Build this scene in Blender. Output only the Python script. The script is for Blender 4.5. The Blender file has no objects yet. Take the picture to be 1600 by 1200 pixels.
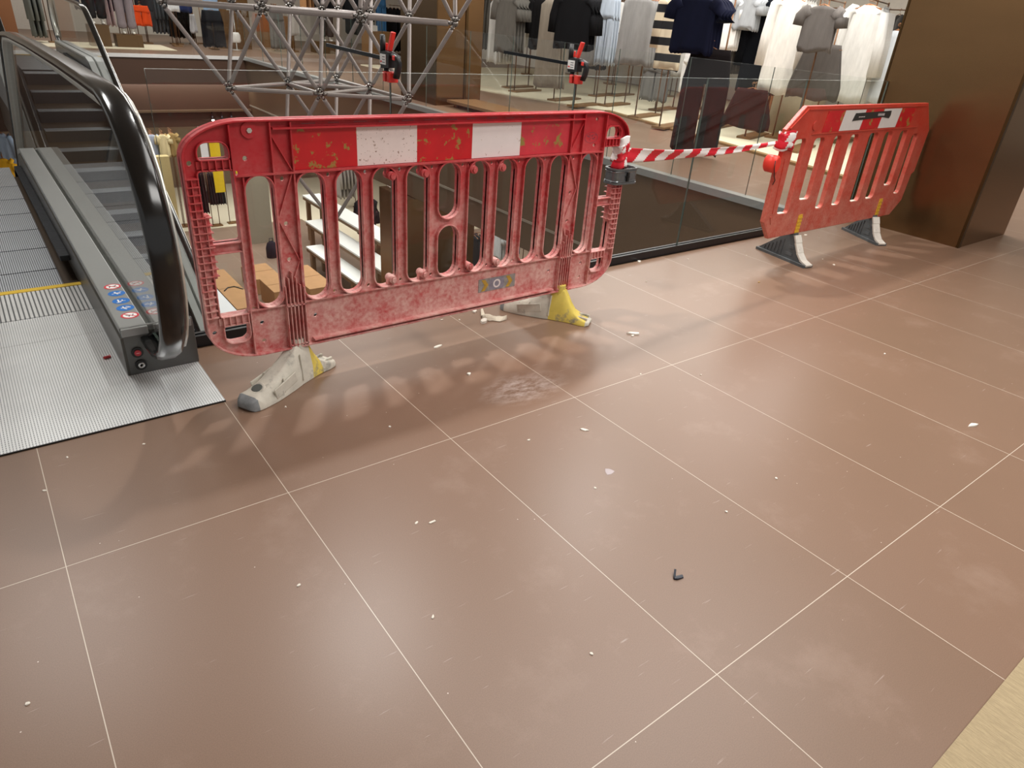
import bpy, bmesh, math, random
from mathutils import Vector, Matrix
random.seed(7)
SC = bpy.context.scene
COL = SC.collection
PI = math.pi

# ------------------------------------------------------------------ camera
cam = bpy.data.cameras.new('camera')
cam_o = bpy.data.objects.new('camera', cam); COL.objects.link(cam_o)
cam.sensor_fit = 'HORIZONTAL'; cam.sensor_width = 36.0
cam.lens = 1061.14 / 1600 * 36.0
cam.clip_start = 0.05; cam.clip_end = 100
def camera_pose(yaw, pitch, roll, loc):
    f = Vector((math.sin(yaw)*math.cos(pitch), math.cos(yaw)*math.cos(pitch), -math.sin(pitch)))
    r = Vector((math.cos(yaw), -math.sin(yaw), 0)); u = r.cross(f)
    r2 = math.cos(roll)*r + math.sin(roll)*u; u2 = -math.sin(roll)*r + math.cos(roll)*u
    m = Matrix((r2, u2, -f)).transposed().to_4x4(); m.translation = loc
    return m
cam_o.matrix_world = camera_pose(0.681093, 0.498418, 0.0798012, Vector((0.0634, -1.7291, 1.36535)))
SC.camera = cam_o

# ------------------------------------------------------------------ view, world, lights
SC.view_settings.view_transform = 'Standard'; SC.view_settings.look = 'None'
SC.view_settings.gamma = 1.0; SC.view_settings.use_curve_mapping = False
SC.view_settings.exposure = 0.30
SC.cycles.max_bounces = 8; SC.cycles.transparent_max_bounces = 16
SC.cycles.sample_clamp_indirect = 6.0
SC.cycles.use_denoising = True
w = bpy.data.worlds.new('world'); SC.world = w; w.use_nodes = True
w.node_tree.nodes['Background'].inputs[0].default_value = (1.0, 0.97, 0.94, 1)
w.node_tree.nodes['Background'].inputs[1].default_value = 0.36
def area(name, loc, sx, sy, power, color=(1, 0.975, 0.94), aim=(0, 0, -1), spread=180):
    l = bpy.data.lights.new(name, 'AREA'); l.shape = 'RECTANGLE'; l.size = sx; l.size_y = sy
    l.energy = power; l.color = color; l.spread = math.radians(spread)
    o = bpy.data.objects.new(name, l); COL.objects.link(o); o.location = loc
    o.rotation_euler = Vector(aim).to_track_quat('-Z', 'Y').to_euler()
    return o
area('ceiling_light_hall', (3.4, 0.2, 3.45), 3.2, 1.8, 85)
area('ceiling_light_aisle', (2.8, -2.4, 3.45), 3.0, 1.4, 92)
area('ceiling_light_edge', (1.75, 2.0, 3.4), 0.16, 0.14, 19, aim=(0.05, -0.42, -1), spread=110)
area('ceiling_light_edge_right', (4.3, 2.2, 3.4), 0.16, 0.14, 24, aim=(0.0, -0.42, -1), spread=110)
area('ceiling_light_escalator', (-0.2, 3.4, 3.4), 1.0, 1.6, 50)
area('ceiling_light_atrium', (4.2, 8.0, 3.45), 1.8, 4.0, 100)
area('ceiling_light_right_shop', (8.6, 4.6, 3.4), 3.0, 7.0, 350)
area('ceiling_light_right_shop_front', (7.0, 2.6, 3.3), 1.0, 3.0, 40, aim=(0.6, 0.55, -1))
area('ceiling_light_far_shop', (5.0, 19.0, 3.4), 8.0, 3.5, 200)
area('ceiling_light_lower_shop', (6.0, 18.0, -0.6), 6.0, 4.0, 260)
area('ceiling_light_lower_side', (9.0, 11.5, -0.6), 4.0, 6.0, 260)
area('ceiling_light_lower_atrium', (4.6, 13.0, 3.3), 2.0, 2.0, 240)

# ------------------------------------------------------------------ materials
MATS = {}
def nodes_of(name):
    m = bpy.data.materials.new(name); m.use_nodes = True
    nt = m.node_tree; b = nt.nodes['Principled BSDF']
    return m, nt, b
def srgb(h):
    c = [int(h[i:i+2], 16)/255 for i in (0, 2, 4)]
    return tuple((x/12.92 if x <= 0.04045 else ((x+0.055)/1.055)**2.4) for x in c) + (1,)
def mixc(nt, fac, a, b):
    n = nt.nodes.new('ShaderNodeMix'); n.data_type = 'RGBA'
    for idx, v in ((0, fac), (6, a), (7, b)):
        if hasattr(v, 'is_linked') or hasattr(v, 'links'): nt.links.new(v, n.inputs[idx])
        else: n.inputs[idx].default_value = v
    return n.outputs[2]
def ramp(nt, src, lo, hi):
    n = nt.nodes.new('ShaderNodeMapRange'); n.inputs[1].default_value = lo; n.inputs[2].default_value = hi
    n.clamp = True; nt.links.new(src, n.inputs[0]); return n.outputs[0]
def noise(nt, scale, detail=4, coord='Object', rough=0.6, stretch=None):
    tc = nt.nodes.new('ShaderNodeTexCoord'); n = nt.nodes.new('ShaderNodeTexNoise')
    n.inputs['Scale'].default_value = scale; n.inputs['Detail'].default_value = detail; n.inputs['Roughness'].default_value = rough
    src = tc.outputs[coord]
    if coord == 'World':
        pass
    if stretch:
        mp = nt.nodes.new('ShaderNodeMapping'); mp.inputs['Scale'].default_value = stretch
        nt.links.new(src, mp.inputs[0]); src = mp.outputs[0]
    nt.links.new(src, n.inputs['Vector']); return n.outputs['Fac']
def mat(name, hexc, rough=0.5, metal=0.0, var=0.0, scale=20, dirt=None, dirt_amt=(0.6, 0.75), dirt_scale=30, bump=0.0, spec=0.5, stretch=None, sheen=0):
    if name in MATS: return MATS[name]
    m, nt, b = nodes_of(name); c = srgb(hexc)
    b.inputs['Roughness'].default_value = rough; b.inputs['Metallic'].default_value = metal
    b.inputs['Specular IOR Level'].default_value = spec
    out = None
    f = noise(nt, scale, stretch=stretch)
    v = max(var, 0.03)
    dark = tuple(x*(1-v) for x in c[:3])+(1,); lite = tuple(min(1, x*(1+v)) for x in c[:3])+(1,)
    out = mixc(nt, ramp(nt, f, 0.3, 0.7), dark, lite)
    if dirt:
        f2 = noise(nt, dirt_scale, 6, rough=0.65)
        out = mixc(nt, ramp(nt, f2, *dirt_amt), out, srgb(dirt))
    nt.links.new(out, b.inputs['Base Color'])
    if bump:
        bn = nt.nodes.new('ShaderNodeBump'); bn.inputs['Strength'].default_value = bump; bn.inputs['Distance'].default_value = 0.003
        nt.links.new(f, bn.inputs['Height']); nt.links.new(bn.outputs[0], b.inputs['Normal'])
    MATS[name] = m
    return m
def emit(name, hexc, s):
    m, nt, b = nodes_of(name)
    b.inputs['Emission Color'].default_value = srgb(hexc); b.inputs['Emission Strength'].default_value = s
    return m
def glass_mat(name, tint, f0=0.04, rough=0.02):
    m, nt, b = nodes_of(name); nt.nodes.remove(b)
    out = nt.nodes['Material Output']
    tr = nt.nodes.new('ShaderNodeBsdfTransparent'); tr.inputs[0].default_value = tint
    gl = nt.nodes.new('ShaderNodeBsdfGlossy'); gl.inputs['Roughness'].default_value = rough
    fr = nt.nodes.new('ShaderNodeFresnel'); fr.inputs[0].default_value = 1.5
    mx = nt.nodes.new('ShaderNodeMixShader')
    ge = nt.nodes.new('ShaderNodeNewGeometry'); inv = nt.nodes.new('ShaderNodeMath'); inv.operation = 'SUBTRACT'; inv.inputs[0].default_value = 1.0
    nt.links.new(ge.outputs['Backfacing'], inv.inputs[1])
    mu = nt.nodes.new('ShaderNodeMath'); mu.operation = 'MULTIPLY'; nt.links.new(fr.outputs[0], mu.inputs[0]); nt.links.new(inv.outputs[0], mu.inputs[1])
    nt.links.new(mu.outputs[0], mx.inputs[0]); nt.links.new(tr.outputs[0], mx.inputs[1]); nt.links.new(gl.outputs[0], mx.inputs[2])
    nt.links.new(mx.outputs[0], out.inputs[0])
    return m
M_GLASS = glass_mat('clear_glass', (0.97, 0.98, 0.97, 1))
M_GLASS_EDGE = mat('glass_edge', '4d5a54', 0.15, 0.0, spec=0.8)
M_GLASS_TOP_LIT = mat('glass_top_edge_lit', 'd2ddd6', 0.12, 0.0, spec=1.0)  # paler copy of the edge colour, paints in the bright line along the top
def tile_floor(name, base_hex, alt_hex, grout_hex, rough=0.36, smear=None):
    m, nt, b = nodes_of(name)
    g = nt.nodes.new('ShaderNodeNewGeometry')
    br = nt.nodes.new('ShaderNodeTexBrick'); br.offset = 0.0; br.squash = 1.0; br.offset_frequency = 2
    br.inputs['Color1'].default_value = srgb(base_hex); br.inputs['Color2'].default_value = srgb(alt_hex)
    br.inputs['Mortar'].default_value = srgb(grout_hex)
    br.inputs['Scale'].default_value = 1.0; br.inputs['Mortar Size'].default_value = 0.0012
    br.inputs['Mortar Smooth'].default_value = 0.15; br.inputs['Brick Width'].default_value = 0.6; br.inputs['Row Height'].default_value = 1.2
    nt.links.new(g.outputs['Position'], br.inputs['Vector'])
    def nz(scale, det, rg=0.6, stretch=None):
        n = nt.nodes.new('ShaderNodeTexNoise'); n.inputs['Scale'].default_value = scale; n.inputs['Detail'].default_value = det; n.inputs['Roughness'].default_value = rg
        if stretch:
            mp = nt.nodes.new('ShaderNodeMapping'); mp.inputs['Scale'].default_value = stretch; mp.inputs['Rotation'].default_value = (0, 0, 0.6)
            nt.links.new(g.outputs['Position'], mp.inputs[0]); nt.links.new(mp.outputs[0], n.inputs['Vector'])
        else: nt.links.new(g.outputs['Position'], n.inputs['Vector'])
        return n.outputs['Fac']
    big = ramp(nt, nz(1.3, 5), 0.35, 0.7)
    col = mixc(nt, big, br.outputs['Color'], srgb(base_hex))
    fine = nz(420, 2)
    mul = nt.nodes.new('ShaderNodeMix'); mul.data_type = 'RGBA'; mul.blend_type = 'MULTIPLY'; mul.inputs[0].default_value = 0.55
    nt.links.new(col, mul.inputs[6]); nt.links.new(mixc(nt, ramp(nt, fine, 0.3, 0.7), (0.72, 0.72, 0.72, 1), (1.12, 1.12, 1.12, 1)), mul.inputs[7])
    # plaster dust: cloudy film, scuffs and specks
    dust = ramp(nt, nz(2.6, 8, 0.7), 0.56, 0.85)
    md = nt.nodes.new('ShaderNodeMath'); md.operation = 'MULTIPLY'; md.inputs[1].default_value = 0.22; nt.links.new(dust, md.inputs[0])
    col2 = mixc(nt, md.outputs[0], mul.outputs[2], srgb('c9b4a6'))
    vo = nt.nodes.new('ShaderNodeTexVoronoi'); vo.inputs['Scale'].default_value = 22; nt.links.new(g.outputs['Position'], vo.inputs['Vector'])
    lt = nt.nodes.new('ShaderNodeMath'); lt.operation = 'LESS_THAN'; lt.inputs[1].default_value = 0.035; nt.links.new(vo.outputs['Distance'], lt.inputs[0])
    sel = nt.nodes.new('ShaderNodeMath'); sel.operation = 'GREATER_THAN'; sel.inputs[1].default_value = 0.80
    sp = nt.nodes.new('ShaderNodeSeparateColor'); nt.links.new(vo.outputs['Color'], sp.inputs[0]); nt.links.new(sp.outputs[0], sel.inputs[0])
    mm = nt.nodes.new('ShaderNodeMath'); mm.operation = 'MULTIPLY'; nt.links.new(lt.outputs[0], mm.inputs[0]); nt.links.new(sel.outputs[0], mm.inputs[1])
    col3 = mixc(nt, mm.outputs[0], col2, srgb('dccfc4'))
    if smear:   # one cloudy plaster smear and short scuff strokes
        mp = nt.nodes.new('ShaderNodeMapping'); mp.vector_type = 'POINT'
        mp.inputs['Location'].default_value = (-smear[0]*4.2, -smear[1]*7.5, 0); mp.inputs['Scale'].default_value = (4.2, 7.5, 0)
        nt.links.new(g.outputs['Position'], mp.inputs[0])
        ln = nt.nodes.new('ShaderNodeVectorMath'); ln.operation = 'LENGTH'; nt.links.new(mp.outputs[0], ln.inputs[0])
        ms = nt.nodes.new('ShaderNodeMapRange'); ms.clamp = True
        for i, v in ((1, 0.15), (2, 1.0), (3, 1.0), (4, 0.0)): ms.inputs[i].default_value = v
        nt.links.new(ln.outputs['Value'], ms.inputs[0])
        st = ramp(nt, nz(14, 8, .75, (1, 2.5, 1)), .42, .70)
        mk = nt.nodes.new('ShaderNodeMath'); mk.operation = 'MULTIPLY'; nt.links.new(ms.outputs[0], mk.inputs[0]); nt.links.new(st, mk.inputs[1])
        sc = ramp(nt, nz(9, 3, .5, (1, 14, 1)), .70, .76)
        s2 = nt.nodes.new('ShaderNodeMath'); s2.operation = 'MULTIPLY_ADD'; s2.inputs[1].default_value = .35; nt.links.new(sc, s2.inputs[0]); nt.links.new(mk.outputs[0], s2.inputs[2]); s2.use_clamp = True
        col3 = mixc(nt, s2.outputs[0], col3, srgb('cdbfb8'))
    # grout on top of everything else
    col4 = mixc(nt, br.outputs['Fac'], col3, srgb(grout_hex))
    nt.links.new(col4, b.inputs['Base Color'])
    b.inputs['Roughness'].default_value = rough; b.inputs['Specular IOR Level'].default_value = 0.5
    return m
M_TILE = tile_floor('brown_tile', '856a58', '7e6553', 'c9bcac', smear=(1.67, .17))
M_TILE_LOW = tile_floor('brown_tile_lower', '8f7a6a', '86705f', 'd8cbb8')

# ------------------------------------------------------------------ mesh helpers
class MB:
    """collects shapes into one mesh"""
    def __init__(s): s.bm = bmesh.new(); s.mats = []; s.cur = 0
    def use(s, m):
        if m not in s.mats: s.mats.append(m)
        s.cur = s.mats.index(m); return s
    def _tag(s, faces, smooth=False):
        for f in faces: f.material_index = s.cur; f.smooth = smooth
    def box(s, lo, hi, mtx=None):
        x0, y0, z0 = lo; x1, y1, z1 = hi
        vs = [Vector(p) for p in ((x0,y0,z0),(x1,y0,z0),(x1,y1,z0),(x0,y1,z0),(x0,y0,z1),(x1,y0,z1),(x1,y1,z1),(x0,y1,z1))]
        if mtx: vs = [mtx @ v for v in vs]
        vs = [s.bm.verts.new(v) for v in vs]
        s._tag([s.bm.faces.new([vs[i] for i in f]) for f in ((3,2,1,0),(4,5,6,7),(0,1,5,4),(1,2,6,5),(2,3,7,6),(3,0,4,7))])
        return s
    def bar(s, a, b, wd, ht, up=(0, 0, 1)):
        """rectangular bar from a to b, wd sideways, ht along up"""
        a = Vector(a); b = Vector(b); d = (b-a); L = d.length; d.normalize(); up = Vector(up)
        sd = d.cross(up)
        if sd.length < 1e-4: sd = d.cross(Vector((1, 0, 0)))
        sd.normalize(); u = sd.cross(d)
        m = Matrix((sd, d, u)).transposed().to_4x4(); m.translation = a
        return s.box((-wd/2, 0, -ht/2), (wd/2, L, ht/2), m)
    def ring_loft(s, rings, cap=True, smooth=True, closed=False):
        vr = [[s.bm.verts.new(Vector(p)) for p in r] for r in rings]; n = len(vr[0]); fs = []
        pairs = list(zip(vr, vr[1:])) + ([(vr[-1], vr[0])] if closed else [])
        for A, B in pairs:
            for i in range(n):
                j = (i+1) % n
                try: fs.append(s.bm.faces.new((A[i], A[j], B[j], B[i])))
                except ValueError: pass
        s._tag(fs, smooth)
        if cap and not closed:
            s._tag([s.bm.faces.new(list(reversed(vr[0]))), s.bm.faces.new(vr[-1])])
        return s
    def tube(s, pts, r, n=10, cap=True, r2=None):
        pts = [Vector(p) for p in pts]; rings = []; k = len(pts)
        for i, p in enumerate(pts):
            t = (pts[min(i+1, k-1)] - pts[max(i-1, 0)]).normalized()
            ref = Vector((0, 0, 1)) if abs(t.z) < 0.95 else Vector((1, 0, 0))
            a = t.cross(ref).normalized(); b = a.cross(t)
            rr = r if r2 is None else r + (r2-r)*i/(k-1)
            rings.append([p + rr*(math.cos(q)*a + math.sin(q)*b) for q in (2*PI*j/n for j in range(n))])
        return s.ring_loft(rings, cap)
    def sphere(s, c, r, n=10, sc=(1, 1, 1)):
        res = bmesh.ops.create_uvsphere(s.bm, u_segments=n, v_segments=max(5, n//2), radius=r)
        for v in res['verts']: v.co = Vector((v.co.x*sc[0], v.co.y*sc[1], v.co.z*sc[2])) + Vector(c)
        s._tag({f for v in res['verts'] for f in v.link_faces}, True); return s
    def prism(s, poly, ax, lo, hi):
        """extrude a 2D polygon along axis ax ('x','y','z') from lo to hi"""
        def P(a, b, t): return {'x': (t, a, b), 'y': (a, t, b), 'z': (a, b, t)}[ax]
        A = [s.bm.verts.new(P(a, b, lo)) for a, b in poly]; B = [s.bm.verts.new(P(a, b, hi)) for a, b in poly]
        n = len(poly); fs = [s.bm.faces.new((A[i], A[(i+1) % n], B[(i+1) % n], B[i])) for i in range(n)]
        fs += [s.bm.faces.new(list(reversed(A))), s.bm.faces.new(B)]
        s._tag(fs); return s
    def poly(s, pts):
        s._tag([s.bm.faces.new([s.bm.verts.new(p) for p in pts])]); return s
    def add_mesh(s, me, mtx=None):
        old = set(s.bm.faces); oldv = set(s.bm.verts)
        s.bm.from_mesh(me)
        if mtx:
            for v in s.bm.verts:
                if v not in oldv: v.co = mtx @ v.co
        s._tag([f for f in s.bm.faces if f not in old]); return s
    def build(s, name, m=None, parent=None, loc=None, bevel=0.0, seg=2, smooth_angle=None):
        bmesh.ops.recalc_face_normals(s.bm, faces=s.bm.faces)
        me = bpy.data.meshes.new(name); s.bm.to_mesh(me); s.bm.free()
        for mm in (s.mats if s.mats else [m]): me.materials.append(mm)
        o = bpy.data.objects.new(name, me); COL.objects.link(o)
        if parent: o.parent = parent
        if loc: o.location = loc
        if bevel:
            md = o.modifiers.new('bevel', 'BEVEL'); md.width = bevel; md.segments = seg; md.limit_method = 'ANGLE'; md.angle_limit = math.radians(40)
        return o
def thing(name, label, cat, loc=(0, 0, 0), rz=0.0, group=None):
    o = bpy.data.objects.new(name, None); COL.objects.link(o); o.location = loc; o.rotation_euler = (0, 0, rz)
    o.empty_display_size = 0.1
    return tag(o, label, cat, group)
def tag(o, label, cat, group=None):
    o['label'] = label; o['category'] = cat
    if group: o['group'] = group
    return o
def struct(o): o['kind'] = 'structure'; return o
def lab(o, t): o['label'] = t; return o
def copy_tree(o, parent=None):
    c = o.copy(); COL.objects.link(c); c.parent = parent
    for ch in list(o.children): copy_tree(ch, c)
    return c
def rr(x0, z0, x1, z1, r, n=6, rz=None):
    """rounded rectangle loop; r may be one radius or four (bl, br, tr, tl)"""
    rs = r if isinstance(r, (list, tuple)) else (r,)*4
    rzs = rz if isinstance(rz, (list, tuple)) else ((rz,)*4 if rz else rs)
    out = []
    for (cx, cz, a0, rx, ry) in ((x0+rs[0], z0+rzs[0], PI, rs[0], rzs[0]), (x1-rs[1], z0+rzs[1], 1.5*PI, rs[1], rzs[1]),
                                 (x1-rs[2], z1-rzs[2], 0, rs[2], rzs[2]), (x0+rs[3], z1-rzs[3], .5*PI, rs[3], rzs[3])):
        for k in range(n+1):
            a = a0 + .5*PI*k/n; out.append((cx+rx*math.cos(a), cz+ry*math.sin(a)))
    return out
def circ(cx, cz, r, n=10): return [(cx+r*math.cos(2*PI*k/n), cz+r*math.sin(2*PI*k/n)) for k in range(n)]
def sheet(loops, thick, bevel=0.0):
    """a flat plate (first loop is the outline, the others holes) in the XZ plane, thickness along Y; returns mesh data"""
    cu = bpy.data.curves.new('plate', 'CURVE'); cu.dimensions = '2D'; cu.fill_mode = 'BOTH'
    cu.extrude = thick/2 - bevel; cu.bevel_depth = bevel; cu.bevel_resolution = 1 if bevel else 0; cu.offset = -bevel
    for lp in loops:
        sp = cu.splines.new('POLY'); sp.points.add(len(lp)-1); sp.use_cyclic_u = True
        for p, (a, b) in zip(sp.points, lp): p.co = (a, b, 0, 1)
    o = bpy.data.objects.new('plate', cu); COL.objects.link(o)
    dg = bpy.context.evaluated_depsgraph_get(); me = bpy.data.meshes.new_from_object(o.evaluated_get(dg))
    bpy.data.objects.remove(o); bpy.data.curves.remove(cu)
    return me
TO_XZ = Matrix(((1, 0, 0, 0), (0, 0, -1, 0), (0, 1, 0, 0), (0, 0, 0, 1)))   # plate plane -> XZ, its front towards -Y

# ------------------------------------------------------------------ building shell
BRONZE = mat('bronze_cladding', '7c5f40', 0.27, 0.85, var=0.06, scale=1.2, stretch=(1, 1, 6))
BRONZE_EDGE = mat('bronze_edge', '4e3a20', 0.4, 0.8)
BROWN_BOARD = mat('brown_fascia', '66523f', 0.36, 0.2, var=0.08, scale=1.0, spec=0.5)
STEEL = mat('brushed_steel', 'd2d4d3', 0.28, 0.9, var=0.04, scale=3, stretch=(1, 60, 1))
CREAM = mat('cream_carpet', 'd4cab2', 0.95, var=0.10, scale=90, bump=0.4, spec=0.1)
WHITE_WALL = mat('warm_white_wall', 'd9d2c6', 0.8)
CEIL = mat('ceiling_paint', 'c9c2b6', 0.9)
f = MB()
f.box((-5, -6, -0.32), (14, 1.15, 0)).box((5.8, 1.15, -0.32), (14, 24, 0)).box((-5, 16.4, -0.32), (5.8, 24, 0))
struct(f.build('floor', M_TILE))
struct(MB().box((-5, 1.0, -4.9), (14, 24, -4.6)).build('floor_lower', M_TILE_LOW))
c = MB().box((-5, -6, 3.6), (14, 24, 3.75)); struct(c.build('ceiling', CEIL))
struct(MB().box((-5, 24, -0.3), (14, 24.2, 3.6)).build('wall_back', WHITE_WALL))
struct(MB().box((-5, 24, -4.9), (14, 24.2, -0.3)).build('wall_back', mat('lower_wall_brown', '7a6650', .7)))
struct(MB().box((14, -6, -4.9), (14.2, 24, 3.6)).build('wall_right', WHITE_WALL))
fa = MB().box((-5, 1.15, -1.45), (0.62, 1.18, -0.33)).box((0.62, 1.15, -1.45), (6.0, 1.18, -0.004))
struct(fa.build('trim_1', BROWN_BOARD))
struct(MB().box((5.77, 1.2, -1.45), (5.8, 16.37, -0.05)).build('trim_2', BROWN_BOARD))
struct(MB().box((-5, 16.37, -1.52), (5.8, 16.4, -0.05)).build('trim_3', mat('dark_brown_board', '4a3529', .4, .1, var=.06, scale=1)))
struct(MB().box((5.72, 1.22, -0.055), (5.83, 16.32, 0.012)).build('trim_8', mat('edge_steel_grey', '9c9d9b', 0.35, 0.5)))
tr = MB().box((-5, 16.33, -0.055), (5.83, 16.44, 0.012))
struct(tr.build('trim_4', mat('edge_steel', 'dcdcda', 0.35, 0.3)))
tr = MB().box((5.755, 1.2, -1.075), (5.775, 16.34, -1.045))
struct(tr.build('trim_5', mat('fascia_strip_grey', 'a49a8c', 0.4, 0.4)))  # light grey strip running along the brown fascia
# wooden rim and cream carpet of the shop beyond the void
rim = MB().prism([(7.62, 1.6), (7.72, 1.6), (8.95, 7.2), (8.85, 7.2)], 'z', 0.0, 0.03)
struct(rim.build('trim_6', mat('oak_rim', '8a6b42', 0.5)))
cp = MB().prism([(7.72, 1.6), (13.5, 1.6), (13.5, 15.0), (8.1, 15.0), (8.3, 9.8), (8.95, 7.2)], 'z', 0.0, 0.02)
tag(cp.build('carpet', CREAM), 'cream carpet under the clothing racks across the void', 'carpet')
cp = MB().box((-3.0, 17.7, 0.0), (4.6, 19.4, 0.012))
tag(cp.build('carpet', CREAM), 'cream carpet under the brown plinths at the far edge', 'carpet')
cp = MB().box((3.0, 18.4, -4.6), (7.6, 23.5, -4.585)).box((7.6, 15.4, -4.6), (13.5, 23.5, -4.585))
tag(cp.build('carpet', CREAM), 'cream carpet of the shop on the lower level', 'carpet')
cp = MB().box((1.2, -4.5, 0.0), (3.2, -1.62, 0.008))
M_BEIGE = mat('beige_woven', 'a9987a', 0.95, var=0.16, scale=60, bump=0.6, spec=0.1, stretch=(6, 0.7, 1))
tag(cp.build('carpet', M_BEIGE), 'beige woven carpet corner at the bottom right of the floor', 'carpet')
# columns
cb = MB().use(BRONZE).box((6.04, 0.26, 0), (6.95, 1.22, 3.6))
cb.use(BRONZE_EDGE).box((6.036, 0.255, 0), (6.075, 0.275, 3.6)).box((6.034, 1.21, 0), (6.06, 1.226, 3.6))
struct(tag(cb.build('column'), 'bronze clad column beside the small orange barrier', 'column'))
cb = MB().use(BRONZE).box((6.1, 8.2, -4.6), (6.95, 9.3, 3.6)).box((5.62, 8.24, -4.6), (6.1, 9.26, -1.46))
cb.use(BRONZE_EDGE).box((6.095, 8.19, 0), (6.11, 9.31, 3.6)).box((6.62, 8.185, 0), (6.66, 8.2, 3.6))
struct(tag(cb.build('column'), 'bronze clad column behind the steel truss', 'column'))
struct(tag(MB().box((5.99, 19.0, 0), (6.83, 19.6, 3.6)).build('column', BRONZE), 'bronze clad column on the far side of the void', 'column'))
struct(tag(MB().box((5.5, 16.6, -4.6), (6.1, 17.2, -1.5)).build('column', mat('stone_grey', '8a8271', 0.6)), 'grey column on the lower floor', 'column'))

# ------------------------------------------------------------------ glass balustrades
SHOE = mat('black_shoe', '15161a', 0.35)
def pane(name, lo, hi, label, group):
    m = MB().use(M_GLASS).box(lo, hi)
    m.mats += [M_GLASS_EDGE, M_GLASS_TOP_LIT]
    dims = [hi[i]-lo[i] for i in range(3)]; thin = dims.index(min(dims))
    m.bm.faces.ensure_lookup_table(); m.bm.normal_update()
    for fc in m.bm.faces:
        if abs(fc.normal[thin]) < 0.5: fc.material_index = 2 if fc.normal.z > .5 else 1
    o = m.build(name)
    return tag(o, label, 'glass panel', group)
sh = MB().box((0.64, 1.165, 0.0), (6.03, 1.1825, 0.05)).box((0.64, 1.1975, 0.0), (6.03, 1.215, 0.05))
tag(sh.build('balustrade_shoe', SHOE), 'black base channel holding the near glass balustrade', 'base channel')
xs = [0.625, 1.605, 2.696, 3.787, 4.88, 6.03]
nl = ['clear glass pane next to the escalator, behind the left end of the big barrier',
      'clear glass pane behind the middle of the big red barrier',
      'clear glass pane behind the right end of the big barrier, right of the second clamp',
      'clear glass pane behind the left end of the small orange barrier',
      'clear glass pane ending at the bronze column']
for i in range(5):
    pane('glass_pane', (xs[i]+(0.0015 if i else 0), 1.184, 0.012), (xs[i+1]-0.0015, 1.196, 1.10), nl[i], 'panes of the near glass balustrade')
ys = [1.25, 2.09, 3.02, 3.99, 4.89, 5.875, 6.84, 8.0]
ordn = ['nearest', 'second', 'third', 'fourth', 'fifth', 'sixth', 'seventh']
for i in range(7):
    pane('glass_pane', (5.805, ys[i]+0.0015, 0.0), (5.815, ys[i+1]-0.0015, 1.115),
         '%s pane from the near corner in the glass balustrade beyond the striped tape' % ordn[i], 'panes of the glass balustrade across the void')
for i in range(6):
    pane('glass_pane', (5.805, 9.4+1.16*i, 0.0), (5.815, 9.4+1.16*i+1.15, 1.115),
         '%s pane behind the truss in the side balustrade, counted from the column' % ordn[i], 'panes of the side balustrade behind the truss')
for i in range(3):
    pane('glass_pane', (2.4+1.13*i, 16.42, 0.0), (2.4+1.13*i+1.12, 16.43, 1.115),
         '%s pane from the far escalator in the far glass balustrade' % ['first', 'second', 'third'][i], 'panes of the far glass balustrade')

# ------------------------------------------------------------------ steel space truss
TRUSS = mat('truss_grey', '9c938f', 0.45, 0.25, var=0.05)
NODE = mat('truss_node_chrome', '8e8a86', 0.25, 0.95, var=0.1, scale=60)
TH = 0.821; TZ = -1.239; TA = -0.528
def tnode(k, i, j):
    u = Vector((math.cos(TA), math.sin(TA), 0)); v = Vector((math.cos(TA+PI/3), math.sin(TA+PI/3), 0))
    return Vector((3.687, 6.769, TZ + k*TH)) - (u+v)*k/3 + u*i + v*j
tt = thing('space_truss', 'grey tubular steel space truss hanging in the void like an upside down pyramid', 'truss', (3.687, 6.769, TZ))
def local(p): return Vector(p) - Vector((3.687, 6.769, TZ))
edges = []; nodes = []
for k in range(5):
    for i in range(k+1):
        for j in range(k+1-i):
            if k < 5: nodes.append((k, i, j))
            if k < 4:
                for (a, b2) in ((0, 0), (1, 0), (0, 1)): edges.append(((k, i, j), (k+1, i+a, j+b2)))
            if k > 0:
                if i+1+j <= k: edges.append(((k, i, j), (k, i+1, j))); edges.append(((k, i, j), (k, i, j+1)))
                if i > 0: edges.append(((k, i, j), (k, i-1, j+1)))
for a, b2 in edges:
    p, q = local(tnode(*a)), local(tnode(*b2)); d = (q-p).normalized()
    big = a[0] == b2[0] == 3 and a[2] == b2[2] == 0
    r = 0.032 if big else 0.023
    m = MB().tube([p+d*0.075, p+d*0.10, q-d*0.10, q-d*0.075], r, 10)
    m.build('tube', TRUSS, tt)
for nd in nodes:
    p = local(tnode(*nd)); m = MB().sphere(p, 0.038, 10)
    for a, b2 in edges:
        if nd in (a, b2):
            q = local(tnode(*(b2 if nd == a else a))); d = (q-p).normalized()
            m.tube([p+d*0.02, p+d*0.085], 0.014, 6).tube([p+d*0.045, p+d*0.06], 0.022, 6)
    m.build('node', NODE, tt)
for c3 in ((4, 0, 0), (4, 4, 0), (4, 0, 4)):
    p = local(tnode(*c3)); MB().tube([p, (p.x, p.y, 3.6-TZ)], 0.008, 6).build('hanger_cable', NODE, tt)

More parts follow.
